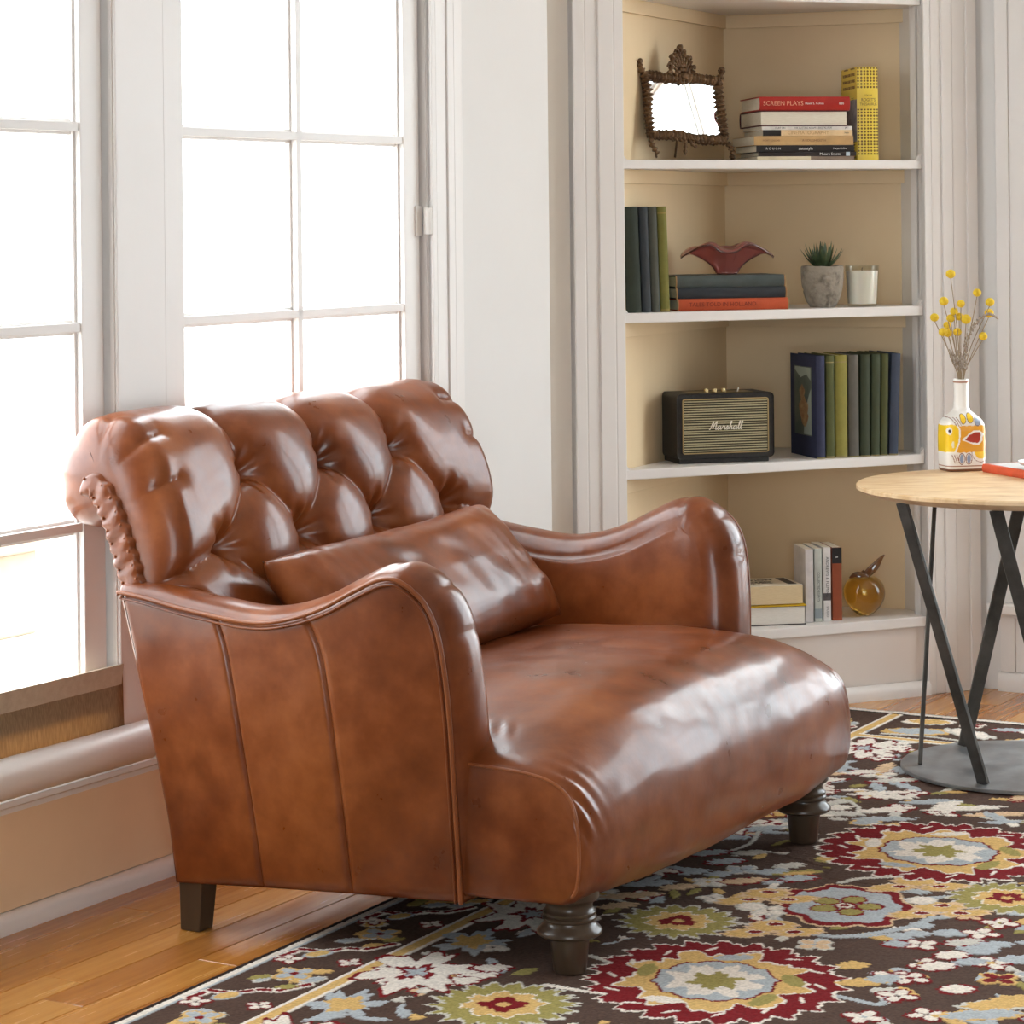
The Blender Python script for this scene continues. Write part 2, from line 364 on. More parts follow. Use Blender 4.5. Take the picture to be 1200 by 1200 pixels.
# right wall casing and sill
casing('trim_10', RF, .062, .265, .235, 2.9, (.10, .15, .22), n=.02)
sp2 = MB().box(RF, .035, 2.75, 0, .05, .205, .235); struct(obj('trim_11', sp2, white, bevel=.006, bseg=3))
struct(obj('trim_12', MB().box(RF, .06, .10, 0, .012, .05, .205).box(RF, .15, 2.7, .0, .012, .05, .205).box(RF, .10, .15, 0, .006, .05, .205).box(RF, .06, 2.7, 0, .018, .195, .206), white, bevel=.0015))
struct(obj('trim_13', MB().box(RF, .06, 2.7, 0, .02, 2.70, 2.9).box(RF, 1.42, 1.49, -.05, .0, .24, 2.7), white, bevel=.0015))
# outdoors
struct(obj('ground', MB().box(WF, -14, 18, -16, -.2, -.4, -.3).box(RF, -1, 14, -14, -.2, -.5, -.33), mat('pale_gravel', (.55, .52, .47), .9, c2=(.5, .46, .42), nscale=3)))
gw = MB()
gw.box(WF, -1.6, 3.82, -3.7, -3.45, -.3, .02); gw.box(WF, -1.6, 3.86, -3.74, -3.41, .02, .07)
tag(obj('garden_wall', gw, mat('stucco', (.36, .29, .21), .9, c2=(.30, .23, .16), nscale=3, bump=.3, bscale=20, bdist=.01), bevel=.01), 'low tan stucco garden wall seen through the lowest pane on the left', 'wall')
# ============================================================ BOOKCASE
CORN = None
bc = empty('corner_bookcase', BF(-.34, 0, 0)); tag(bc, 'white built-in corner bookcase with five shelves and fluted side casings', 'bookcase')
OL, OR = -.782, .097
CA, CM = -.235, -.47        # inner corner of the cabinet in bookcase coordinates
plan = [(OL, 0), (OR, 0), (OR+.0, -.05), (OR+.06, -.10), (CA, CM), (OL-.0, -.09)]
levels = [(.178, .205), (.606, .631), (.996, 1.021), (1.381, 1.404), (1.811, 1.835), (2.2, 2.225)]
lm = MB(); 
obj('back_panel', MB().prism(BF, [(OL-.012, -.02), (OL, -.02), (CA, CM), (CA, CM-.012)], .10, 2.25), cream, bc)
obj('back_panel', MB().prism(BF, [(OR+.05, -.05), (OR+.062, -.05), (OR+.062, -.1), (CA, CM-.012), (CA, CM), (OR+.05, -.10)], .10, 2.25), cream, bc)
obj('side_panel', MB().box(BF, OR, OR+.06, -.055, -.018, .10, 2.25), white, bc)
for i, (z0, z1) in enumerate(levels):
    o = obj('shelf', MB().prism(BF, [(OL+.001, 0), (OR-.001, 0), (OR-.001, -.055), (OR+.048, -.10), (CA, CM+.004), (OL+.003, -.02)], z0, z1), white, bc, bevel=.0025)
    if i:   # cleats under each shelf along both back panels
        ux = np.array([CA-OL, CM+.02]); ux = ux/np.linalg.norm(ux); nx = np.array([ux[1], -ux[0]])*-1
        p, q = np.array([OL+.003, -.022]), np.array([CA, CM+.003]); nn = np.array([-ux[1], ux[0]])
        obj('cleat', MB().prism(BF, [tuple(p), tuple(q), tuple(q+nn*.010), tuple(p+nn*.010)], z0-.036, z0), cream, bc, bevel=.001)
        p, q = np.array([CA, CM+.003]), np.array([OR+.047, -.10]); ux = (q-p)/np.linalg.norm(q-p); nn = np.array([-ux[1], ux[0]])
        obj('cleat', MB().prism(BF, [tuple(p), tuple(q), tuple(q+nn*.010), tuple(p+nn*.010)], z0-.036, z0), cream, bc, bevel=.001)
        for a, sg in ((OL, 1), (OR, -1)):   # little corner blocks where the shelf meets the casing
            obj('corner_block', MB().add([BF(a+sg*x, m, z1+h) for m in (-.004, -.018) for x, h in ((0, 0), (.014, 0), (0, .016))], [(0, 1, 2), (3, 5, 4), (0, 3, 4, 1), (1, 4, 5, 2), (2, 5, 3, 0)]), white, bc)
obj('plinth_panel', MB().box(BF, OL, OR, -.03, -.012, 0, .18), mat('plinth_paint', (.74, .67, .62), .45, bump=.06, bscale=50, bdist=.001), bc, bevel=.001)
for a0, a1, gs in ((-.921, OL, (-.89, -.855, -.81)), (OR, .262, (.118, .150, .185, .228))):
    mb = MB(); xs = [a0]+list(gs)+[a1]
    for i in range(len(xs)-1):
        mb.box(BF, xs[i]+(.002 if i else 0), xs[i+1]-(.002 if i < len(xs)-2 else 0), -.02, .012-.004*(i % 2), 0, 2.35)
    mb.box(BF, a0, a1, -.03, .0068, 0, 2.35)
    obj('casing', mb, white, bc, bevel=.002, bseg=3)
obj('casing_head', MB().box(BF, -.93, .27, -.02, .016, 2.25, 2.38), white, bc, bevel=.002)
# ============================================================ ARMCHAIR
arm = empty('club_armchair', CH(-.35, .5, 0)); tag(arm, 'brown leather club armchair with tufted rolled back and turned front legs', 'armchair')
def seg_d(x, y, p, q):
    px, py = p; dx, dy = q[0]-px, q[1]-py; L = dx*dx+dy*dy
    u = np.clip(((x-px)*dx+(y-py)*dy)/L, 0, 1); return np.hypot(x-px-u*dx, y-py-u*dy)
def ring_normals(P):      # closed 2-D polyline, outward normals
    T = np.roll(P, -1, 0)-np.roll(P, 1, 0); T /= np.linalg.norm(T, axis=1)[:, None]+1e-12
    N = np.stack([T[:, 1], -T[:, 0]], 1)
    area = .5*np.sum(P[:, 0]*np.roll(P[:, 1], -1)-np.roll(P[:, 0], -1)*P[:, 1])
    return N if area > 0 else -N
# ---- back
prof = [(-.60, .30), (-.675, .42), (-.725, .52), (-.755, .60), (-.778, .68), (-.803, .75), (-.828, .80), (-.858, .838), (-.895, .858), (-.93, .855), (-.957, .83), (-.970, .79), (-.960, .745), (-.935, .722), (-.895, .712), (-.852, .62), (-.822, .5), (-.768, .3), (-.725, .115), (-.60, .115)]
Q = spline(prof, 2000); LQ = np.r_[0, np.cumsum(np.linalg.norm(np.diff(Q, axis=0), axis=1))]
def vat(s, z): return LQ[np.argmin((Q[:, 0]-s)**2+(Q[:, 1]-z)**2)]
vtop = vat(-.93, .855)
vv = np.r_[np.arange(0, vtop, .0042), np.arange(vtop, LQ[-1], .012)]
PQ = np.stack([np.interp(vv, LQ, Q[:, 0]), np.interp(vv, LQ, Q[:, 1])], 1)
NQ = ring_normals(PQ)
for _ in range(6): NQ = (np.roll(NQ, 1, 0)+NQ*2+np.roll(NQ, -1, 0)); NQ /= np.linalg.norm(NQ, axis=1)[:, None]
TA, TB = -.09, 1.075
y1, y2 = vat(-.818, .785), vat(-.772, .66); y3 = y2-(y1-y2); DX = .265; X1 = .222
folds = []; btn = []
r1 = [X1+DX*i for i in range(3)]; r2 = [X1-DX/2+DX*i for i in range(4)]
for x in r1: btn.append((x, y1))
for x in r2: btn.append((x, y2))
for x in r1: btn.append((x, y3))
for x in r1:
    for sg in (-1, 1):
        folds.append(((x, y1), (x+sg*DX/2, y2))); folds.append(((x, y3), (x+sg*DX/2, y2)))
    folds.append(((x, y1), (x-.012, y1+.13))); folds.append(((x-.012, y1+.13), (x-.02, y1+.30)))
    folds.append(((x, y3), (x, y3-.2)))
folds += [((r2[0], y2), (TA-.05, y2-.055)), ((r2[-1], y2), (TB+.05, y2-.055))]
soft = []      # short end pleats running from the facing strip
for sg, te in ((1, TA), (-1, TB)):
    for (s_, z_), L in (((-.945, .845), .035), ((-.970, .79), .05), ((-.95, .733), .05), ((-.895, .858), .05), ((-.85, .83), .09), ((-.81, .765), .07)):
        v0 = vat(s_, z_); soft.append(((te-sg*.05, v0-.004), (te+sg*L, v0+.014)))
tt = np.unique(np.round(np.r_[np.linspace(TA, TA+.03, 16), np.arange(TA+.03, TB-.03, .0040), np.linspace(TB-.03, TB, 16)], 5))
X, Y = np.meshgrid(tt, vv, indexing='ij')
fw = np.clip((vtop+.22-Y)/.12, 0, 1); fw = fw*fw*(3-2*fw)
h = np.ones_like(X)
topf = np.clip((Y-y1-.03)/.16, 0, 1)
for p, q in folds: d = seg_d(X, Y, p, q); h *= 1-(.60-.30*topf)*np.exp(-d/(.026-.008*topf))
for p, q in soft: d = seg_d(X, Y, p, q); h *= 1-.24*np.exp(-d/.012)
h = .054*h
for x, y in btn:
    r = np.hypot(X-x, Y-y); h -= .026*np.exp(-(r/.030)**2)+.010*np.exp(-(r/.011)**2)
    th = np.arctan2(Y-y, X-x); h += .0035*np.sin(th*7+x*9)*np.exp(-((r-.035)/.02)**2)
nzv = np.array([[mnoise.noise(Vector((a*7, b*7, 3))) for b in vv[::4]] for a in tt[::4]])
nzf = np.array([np.interp(vv, vv[::4], r) for r in nzv]); nzf = np.array([np.interp(tt, tt[::4], nzf[:, j]) for j in range(nzf.shape[1])]).T
h += .004*nzf
h = h*fw + .035*(1-fw)*np.clip((LQ[-1]-Y)/.5, 0, 1)*np.clip((Y-vtop)/.01, 0, 1)*0 
low = np.clip(Y/.08, 0, 1); h *= low
bot = np.clip((LQ[-1]-.2-Y)/.25, 0, 1); h *= bot
e = np.minimum(X-TA, TB-X); er = .055; ei = np.where(e < er, 1-np.clip(1-((er-e)/er)**2, 0, 1)**.5, 0)
thk = np.interp(vv, [0, vat(-.745, .6), vat(-.79, .755), vtop, vat(-.99, .738), vat(-.9, .692), LQ[-1]], [.02, .034, .038, .036, .036, .032, .028])
off = h*(1-ei) - ei*thk[None, :]
SS = PQ[None, :, 0]+NQ[None, :, 0]*off; ZZ = PQ[None, :, 1]+NQ[None, :, 1]*off
msk = np.clip((.612-ZZ)/.04, 0, 1); XE = .4925+(X-.4925)*(1-.07*msk)
G = A0 + CF*SS[..., None] + CW*XE[..., None] + UP*ZZ[..., None]
mb = MB(); mb.grid(G, cv=True); nv = len(vv); mb.f.append(tuple(range(nv))); mb.f.append(tuple((len(tt)-1)*nv+i for i in range(nv))[::-1])
back = obj('tufted_back', mb, leath, arm, auto=55)
# buttons
for x, y in btn:
    i = np.argmin(abs(tt-x)); j = np.argmin(abs(vv-y)); c = G[i, j]; nn = CF*NQ[j, 0]+UP*NQ[j, 1]
    u = CW; v_ = np.cross(nn, u); M = np.stack([u, v_, nn], 1)
    obj('button', MB().blob(c+nn*.004, (.0095, .0095, .005), M, 2), leath, back, smooth=True)
# facing strips on both ends, gathered, with rows of tacks
cl = spline([(-.932, .768), (-.915, .785), (-.890, .768), (-.870, .735), (-.852, .69), (-.834, .64), (-.820, .596)], 60)
tan = np.gradient(cl, axis=0); tan /= np.linalg.norm(tan, axis=1)[:, None]; nr = np.stack([-tan[:, 1], tan[:, 0]], 1)
for te, sg in ((TA, -1), (TB, 1)):
    rows_ = []
    for i in range(60):
        u = i/59; wd = .0275*math.sqrt(max(0.02, 1-(1-min(1, u/.22))**2))*(1+.10*math.sin(i*1.05)); r = []
        for q in np.linspace(-1, 1, 13):
            p = cl[i]+nr[i]*wd*q; ht = .006+.007*math.sqrt(max(0, 1-q*q))+.0016*math.sin(i*1.05+q*2.2)*abs(q)**.5+.0012*math.sin(i*.5+q*3)
            r.append(CH(p[0], te+sg*(ht if abs(q) < 1 else -.006), p[1]))
        rows_.append(r)
    st = obj('facing_strip', MB().grid(rows_), leath, arm, smooth=True)
    for q in (-.72, .72):
        for i in range(5, 60, 6):
            p = cl[i]+nr[i]*.022*q; obj('tack', MB().blob(CH(p[0], te+sg*.0115, p[1]), (.0032, .0032, .0032), None, 1), pipe_m, st, smooth=True)
# ---- arms
topc = spline([(-.832, .603), (-.78, .597), (-.70, .583), (-.63, .574), (-.575, .568), (-.52, .569), (-.46, .581), (-.40, .602), (-.34, .632), (-.29, .655), (-.255, .660), (-.225, .648)], 110)
frc = spline([(-.225, .648), (-.196, .622), (-.176, .58), (-.166, .52), (-.160, .43), (-.158, .28), (-.157, .122)], 90)
bkc = spline([(-.750, .086), (-.765, .25), (-.80, .44), (-.832, .603)], 90)     # bottom -> top
btc = spline([(-.750, .086), (-.55, .10), (-.35, .112), (-.157, .122)], 110)   # back -> front
ring = np.vstack([btc, frc[::-1][1:], topc[::-1][1:], bkc[::-1][1:-1]])
RN = ring_normals(ring)
for _ in range(3): RN = np.roll(RN, 1, 0)+2*RN+np.roll(RN, -1, 0); RN /= np.linalg.norm(RN, axis=1)[:, None]
def coons(bt, tp, bk_, fr):
    n, m = len(bt), len(bk_); u = np.linspace(0, 1, n)[:, None, None]; v = np.linspace(0, 1, m)[None, :, None]
    return (1-v)*bt[:, None]+v*tp[:, None]+(1-u)*bk_[None]+u*fr[None]-((1-u)*(1-v)*bt[0]+u*(1-v)*bt[-1]+(1-u)*v*tp[0]+u*v*tp[-1])
def t_out(z): return -.075-.042*np.clip((z-.1)/.5, 0, 1.2)
def arm_w(s, z):    # thickness of the arm
    return np.interp(s, [-.84, -.5, -.28, -.157], [.105, .105, .122, .128])
def build_arm(side):   # side=+1 near (t grows inward), -1 far
    def tmap(tl): return tl if side > 0 else .985-tl
    K = 24; rings = []
    uf = np.arange(len(ring))
    topmask = np.clip((ring[:, 1]-.14)/.10, 0, 1)
    frontness = np.exp(-((ring[:, 0]+.2)/.09)**2)*np.clip((ring[:, 1]-.14)/.2, 0, 1)
    # pleats crossing the band near the front of the arm
    crease = np.zeros(len(ring))
    for ps, pz in ((-.272, .66), (-.205, .632), (-.172, .565)):
        dd = np.hypot(ring[:, 0]-ps, ring[:, 1]-pz); crease = np.maximum(crease, np.exp(-dd/.007))
    for k in range(K+1):
        tau = k/K; to = t_out(ring[:, 1]); tl = to+arm_w(ring[:, 0], ring[:, 1])*tau
        dome = .020*math.sin(math.pi*min(1, tau*1.15/1.0) if tau < .87 else math.pi)*1.0
        dome = .022*(math.sin(math.pi*tau**.85)) ** .8 if 0 < tau < 1 else 0
        edge = 0 if tau < .6 else .036*(1-math.sqrt(max(0, 1-((tau-.6)/.4)**2)))
        o_ = (dome*topmask - edge*topmask) - crease*.006*(math.sin(math.pi*tau) if 0 < tau < 1 else 0)
        p = ring+RN*o_[:, None]
        rings.append(np.array([CH(p[i, 0], tmap(tl[i]), p[i, 1]) for i in range(len(ring))]))
    m_ = MB(); m_.grid(np.array(rings), cv=True)
    # inner patch
    edgeo = .036*topmask; lr = ring-RN*edgeo[:, None]; n1_, n2_ = 110, 90
    b_ = lr[:n1_]; f_ = lr[n1_-1:n1_-1+n2_]; t_ = lr[n1_+n2_-2:n1_+n2_-2+n1_][::-1]; k_ = np.vstack([lr[n1_+n2_-2+n1_-1:], lr[:1]])[::-1]
    C = coons(b_, t_, k_, f_); uu = np.linspace(0, 1, n1_)[:, None]; v_ = np.linspace(0, 1, n2_)[None]
    rim = coons(ring[:n1_], ring[n1_+n2_-2:n1_+n2_-2+n1_][::-1], np.vstack([ring[n1_+n2_-2+n1_-1:], ring[:1]])[::-1], ring[n1_-1:n1_-1+n2_])
    puff = .020*(4*uu*(1-uu))**.9*(4*v_*(1-v_))**.9
    tl = t_out(rim[..., 1])+arm_w(rim[..., 0], rim[..., 1])+puff
    m_.grid(A0+CF*C[..., 0:1]+CW*tmap(tl)[..., None]+UP*C[..., 1:2])
    body = obj('arm', m_, leath, arm, smooth=True, weld=.0004)
    # three outer panels sewn edge to edge
    cuts = [(0, 0), (.316, .325), (.626, .62), (1, 1)]
    bfun = lambda u: resample(btc, np.atleast_1d(u)); tfun = lambda u: resample(topc, np.atleast_1d(u))
    C = coons(btc, topc, bkc, frc[::-1]); nu, nv_ = C.shape[:2]
    for i in range(3):
        g = []; n_ = 46
        for a in np.linspace(0, 1, n_):
            r = []
            for j in range(nv_):
                v = j/(nv_-1)
                L0 = cuts[i][0]*(1-v)+cuts[i][1]*v; L1 = cuts[i+1][0]*(1-v)+cuts[i+1][1]*v
                u = (L0+(L1-L0)*a)*(nu-1); i0 = min(int(u), nu-2); fr_u = u-i0
                p = C[i0, j]*(1-fr_u)+C[i0+1, j]*fr_u
                ea = min(a, 1-a)*(n_-1)*.0045; el = min(1, ea/.010)
                ev = min(v, 1-v)*.5; ev = min(1, ev/.02)
                pf = .0075*(1-(1-el)**2.2)*(1-(1-ev)**2.2)-.0015
                bulge = .012*math.sin(math.pi*v)*math.sin(math.pi*min(1, max(0, (p[0]+.84)/.68)))
                wob = .0016*mnoise.noise(Vector((p[0]*9, p[1]*5, 1.7)))
                r.append(CH(p[0], tmap(t_out(p[1])-pf-bulge-wob+.001), p[1]))
            g.append(r)
        sp_ = obj('side_panel', MB().grid(g), leath, arm, smooth=True)
    # piping round the panel: double welt
    wl_ = np.vstack([bkc[60:], topc[1:], frc[1:]])
    wn = np.vstack([wl_]); 
    T_ = np.gradient(wl_, axis=0); T_ /= np.linalg.norm(T_, axis=1)[:, None]; Nn = np.stack([-T_[:, 1], T_[:, 0]], 1)
    for o2, rr, nm in ((.000, .0042, 'piping'), (-.0105, .0026, 'piping')):
        pp = wl_[28:]+Nn[28:]*o2
        obj(nm, MB().tube([CH(p[0], tmap(t_out(p[1])-.010), p[1]) for p in pp], rr, 8), pipe_m if rr > .003 else leath, arm, smooth=True)
build_arm(1); build_arm(-1)
# outer back below the roll is part of tufted_back; bottom rail
# ---- seat: one stuffed block, swept across the chair
cen = spline([(-.69, .41), (-.5, .435), (-.25, .452), (-.10, .449), (-.03, .437), (.028, .410), (.066, .365), (.086, .31), (.091, .24), (.085, .18), (.068, .142), (.03, .132), (-.3, .128), (-.69, .128)], 200)
edg = spline([(-.69, .342), (-.5, .352), (-.25, .358), (-.10, .358), (-.02, .352), (.025, .338), (.05, .315), (.062, .28), (.066, .23), (.064, .19), (.056, .158), (.032, .139), (-.01, .133), (-.3, .131), (-.69, .128)], 200)
cen[:, 0] += 0; TS0, TS1 = -.078, 1.092
ts = np.unique(np.round(np.r_[np.linspace(TS0, TS0+.03, 10), np.linspace(TS0+.03, TS1-.03, 180), np.linspace(TS1-.03, TS1, 10)], 5))
g = []
for t_ in ts:
    x = (t_-.507)/.585; wc_ = 1-abs(x)**(2.8 if x < 0 else 4.6)
    p = edg+(cen-edg)*wc_; e = min(t_-TS0, TS1-t_); ins = 0 if e > .03 else .011*(1-math.sqrt(max(0, 1-((.03-e)/.03)**2)))
    nn = ring_normals(p); p = p-nn*ins
    q = []
    for i, (s_, z_) in enumerate(p):
        nz_ = mnoise.noise(Vector((s_*6, t_*6, z_*6)))*.004+mnoise.noise(Vector((s_*22, t_*16, z_*22)))*.0012
        # corner gathers
        dc = math.hypot(t_-TS0, s_-.05) if t_ < .5 else math.hypot(TS1-t_, s_-.05)
        gth = .003*math.sin((t_+z_*.6)*190)*math.exp(-(dc/.05)**2)*(1 if z_ > .25 else .2)
        # gather lines beside the arm front
        da = math.hypot((t_-.02)/.5, s_+.15) if t_ < .5 else math.hypot((.97-t_)/.5, s_+.15)
        gth += .0016*math.sin((s_*1.2+t_*.6)*170)*math.exp(-(da/.05)**2)*(1 if z_ > .3 else 0)
        q.append(CH(s_+nn[i, 0]*(nz_+gth), t_, z_+nn[i, 1]*(nz_+gth)))
    g.append(q)
m_ = MB().grid(g, cv=True); m_.f.append(tuple(range(200))); m_.f.append(tuple((len(ts)-1)*200+i for i in range(200))[::-1])
seat = obj('seat', m_, leath, arm, auto=60)
for te, sg in ((TS0, 1), (TS1, -1)):
    x = (te+sg*.006-.5)/.578; e_ = edg[(edg[:, 0] > -.2)]; k = np.where(e_[:, 1] > .13)[0]; e_ = e_[k]
    e_ = e_[:int(len(e_)*.92)]
    cc = e_.mean(0)
    dn = e_-np.array([-.08, .24]); dn = dn/np.linalg.norm(dn, axis=1)[:, None]
    pts = [CH(p[0]-d[0]*.006, te+sg*.001, p[1]-d[1]*.006) for p, d in zip(e_, dn) if p[1] > .15]
    obj('piping', MB().tube(pts, .0030, 8), pipe_m, seat, smooth=True)
# underside rail between seat and legs
obj('base_frame', MB().box(CH, -.70, -.06, .03, .96, .112, .136), darkwood, arm, bevel=.004)
# ---- legs
lp = [(.001, 0), (.026, 0), (.0275, .002), (.0335, .058), (.036, .060), (.050, .0615), (.0545, .065), (.0548, .069), (.052, .073), (.046, .079), (.043, .083), (.0425, .086), (.0455, .089), (.0455, .092), (.0425, .095), (.0445, .098), (.0445, .101), (.040, .105), (.0385, .111), (.040, .116), (.046, .120), (.050, .124), (.050, .142)]
for t_ in (0, .994):
    obj('front_leg', MB().lathe(lp, CH(0, t_, .0105), 48), darkwood, arm, auto=40)
for t_ in (-.045, 1.03):
    mb = MB(); v = []
    for z, s_ in ((0.0, .021), (.118, .026)):
        for a, b in ((-1, -1), (1, -1), (1, 1), (-1, 1)): v.append(CH(-.722+a*s_-(0.006 if z == 0 else 0), t_+b*s_, z))
    mb.add(v, [(3, 2, 1, 0), (4, 5, 6, 7)]+[(i, (i+1) % 4, 4+(i+1) % 4, 4+i) for i in range(4)])
    obj('rear_leg', mb, darkwood, arm, bevel=.003, bseg=3)
# ============================================================ PILLOW
pt = np.array([-.672, .652]); pb = np.array([-.475, .438]); ax = pt-pb; PH = np.linalg.norm(ax); ax /= PH; pn = np.array([ax[1], -ax[0]])
ctr = (pt+pb)/2; TC, PL, TH = .478, .390, .068
g = []
for face in (1, -1):
    gg = []
    for u in np.linspace(-1, 1, 110):
        r = []
        for v in np.linspace(-1, 1, 60):
            th = TH*(max(0, 1-abs(u)**7)**.5)*(max(0, 1-abs(v)**4.2)**.5)
            su = 1-.035*(1-v*v)*u*u; sv = 1-.06*(1-u*u)*v*v*0-.05*(1-abs(u)**6)*0
            a = TC+PL*u*(1-.04*(1-v**2)*abs(u)**3); b = PH/2*v*(1-.07*abs(u)**8*(1-abs(v)**4)+.0)
            w_ = .0045*mnoise.noise(Vector((u*5, v*2.5, face)))+.006*mnoise.noise(Vector((u*14, v*3+u*4, 5)))*abs(u)**3
            w_ += .005*math.sin(v*13+u*3)*math.exp(-((1-abs(u))/.16)**2)*(1-abs(u)**4)
            sc_ = ctr+ax*b+pn*face*(th+w_*(1 if th > .004 else 0))
            sag = -.012*(1-u*u)*(v > 0)*v
            r.append(CH(sc_[0], a, sc_[1]+sag+ (.012*u)))
        gg.append(r)
    g.append(gg)
m_ = MB().grid(g[0]).grid(g[1])
pil = obj('lumbar_pillow', m_, leath, None, smooth=True, weld=.0006, loc=CH(ctr[0], TC, .44))
tag(pil, 'brown leather lumbar pillow lying against the tufted back of the armchair', 'pillow')
# ============================================================ RUG
RT = .008
rs0 = -.517
Sg = np.r_[np.arange(rs0, 1.05, .0026), np.arange(1.05, 1.75, .004), np.arange(1.76, 2.6, .03)]
Tg = np.r_[np.arange(-2.2, -.66, .03), np.arange(-.655, 1.4, .0030), np.arange(1.4, 2.372, .0042)]
SG, TG = np.meshgrid(Sg, Tg, indexing='ij')
K = {k: np.array(srgb(*v)) for k, v in dict(brown=(86, 67, 58), red=(122, 30, 34), gold=(214, 176, 112), olive=(158, 146, 86), grey=(176, 182, 186), ivory=(232, 222, 210), dark=(48, 38, 34), pale=(205, 200, 190), peach=(218, 186, 150)).items()}
COL = np.tile(K['brown'], SG.shape+(1,)); HT = np.zeros(SG.shape)
def px2(x, y):
    d = on_z(x, y, RT)-A0; return float(d@CF), float(d@CW)
def win(c, R):
    i0, i1 = np.searchsorted(Sg, [c[0]-R, c[0]+R]); j0, j1 = np.searchsorted(Tg, [c[1]-R, c[1]+R]); return slice(i0, i1), slice(j0, j1)
def paint(sl, m, k, hgt=.0018):
    COL[sl][m] = K[k]; HT[sl][m] = hgt
def jag(th, R, n, amp, seed, sharp=1):
    r = np.random.RandomState(seed); v = np.zeros_like(th)
    for q in range(3):
        f = n*(q+1)+r.randint(-1, 2); a = amp/(q+1)
        s_ = np.sin(f*th+r.uniform(0, 6.28)); v += a*(np.sign(s_)*abs(s_)**.5 if q == 0 else s_)
    return R*(1+v)
def radial(c, R, layers, ang=0, asp=1.0, seed=0):
    """layers: (fraction, colour, lobes, amp)"""
    sl = win(c, R*1.35*max(1, 1/asp)); x = SG[sl]-c[0]; y = TG[sl]-c[1]
    ca, sa = math.cos(ang), math.sin(ang); X_ = x*ca+y*sa; Y_ = (-x*sa+y*ca)*asp
    r = np.hypot(X_, Y_); th = np.arctan2(Y_, X_)
    for i, (fr_, k, n, amp) in enumerate(layers):
        paint(sl, r < jag(th, R*fr_, n, amp, seed*13+i//2*0+int(n)), k, .0012+.0004*(i % 3))
def leaf(p, q, wd, k='grey', out=None, jg=.12):
    p = np.array(p); q = np.array(q); c = (p+q)/2; L = np.linalg.norm(q-p)/2; u = (q-p)/(2*L+1e-9)
    sl = win(c, L*1.3+wd); x = SG[sl]-c[0]; y = TG[sl]-c[1]; a = (x*u[0]+y*u[1])/L; b = (-x*u[1]+y*u[0])/wd
    d = a*a+b*b+jg*np.sin(a*9+b*5+c[0]*40)
    if out: paint(sl, d < 1.55, out, .0012)
    paint(sl, d < 1, k, .0020)
def vine(pts, wd=.006, k='pale'):
    P = spline(pts, 60)
    for a, b in zip(P[:-1], P[1:]):
        c = (a+b)/2; sl = win(c, np.linalg.norm(b-a)+wd*2); d = seg_d(SG[sl], TG[sl], a, b)
        paint(sl, d < wd*(1+.25*np.sin(SG[sl]*700+TG[sl]*650)), k, .0014)
def band(s0, s1, k, t0=-9, t1=9): m = (SG >= s0) & (SG < s1) & (TG > t0) & (TG < t1); COL[m] = K[k]; HT[m] = .0012
def tband(t0, t1, k, s0=-9): m = (TG >= t0) & (TG < t1) & (SG > s0); COL[m] = K[k]; HT[m] = .0012
rr = random.Random(11)
def rosette(x, y, R, seed, asp=1., ang=.3):
    radial(px2(x, y), R, [(1.02, 'ivory', 23, .045), (.985, 'red', 23, .045), (.72, 'ivory', 9, .10), (.69, 'gold', 9, .10), (.50, 'red', 11, .03), (.475, 'grey', 11, .03), (.36, 'ivory', 7, .14), (.19, 'olive', 5, .2)], ang, asp, seed)
    c = px2(x, y)
    for i in range(14):
        th = i*2*math.pi/14+.2; p = (c[0]+R*.88*math.cos(th), c[1]+R*.88*math.sin(th)/asp); q = (c[0]+R*.78*math.cos(th+.14), c[1]+R*.78*math.sin(th+.14)/asp); leaf(p, q, .004, 'ivory')
        if i % 3 == 0: p = (c[0]+R*.68*math.cos(th), c[1]+R*.68*math.sin(th)/asp); q = (c[0]+R*.58*math.cos(th+.5), c[1]+R*.58*math.sin(th+.5)/asp); leaf(p, q, .016, rr.choice(['grey', 'ivory', 'olive']))
def greenflower(x, y, R, seed):
    radial(px2(x, y), R, [(1.05, 'pale', 17, .09), (.96, 'olive', 17, .09), (.74, 'olive', 8, .1), (.60, 'ivory', 8, .1), (.56, 'gold', 8, .1), (.32, 'red', 4, .16), (.11, 'gold', 4, .1)], .2, 1, seed)
def smallflower(c, R, out='red', mid='ivory', cen=None):
    for i in range(4):
        th = i*math.pi/2+c[0]*9; p = (c[0]+R*.15*math.cos(th), c[1]+R*.15*math.sin(th)); q = (c[0]+R*math.cos(th), c[1]+R*math.sin(th)); leaf(p, q, R*.42, out, None, .25)
    for i in range(4):
        th = i*math.pi/2+c[0]*9; p = (c[0]+R*.12*math.cos(th), c[1]+R*.12*math.sin(th)); q = (c[0]+R*.86*math.cos(th), c[1]+R*.86*math.sin(th)); leaf(p, q, R*.27, mid)
    if cen: leaf((c[0]-R*.2, c[1]), (c[0]+R*.2, c[1]), R*.2, cen)
def boteh(x, y, dx=1, seed=0):
    for a, b, w_ in ((-30, 4, .022), (0, -4, .030), (32, 3, .020)):
        p = px2(x+a-24, y+b+2); q = px2(x+a+24, y+b-2); leaf(p, q, w_, 'gold', 'peach', .3)
    for a, b in ((-20, 3), (4, -6), (26, 3)): leaf(px2(x+a-9, y+b), px2(x+a+9, y+b), .009, 'red', 'ivory')
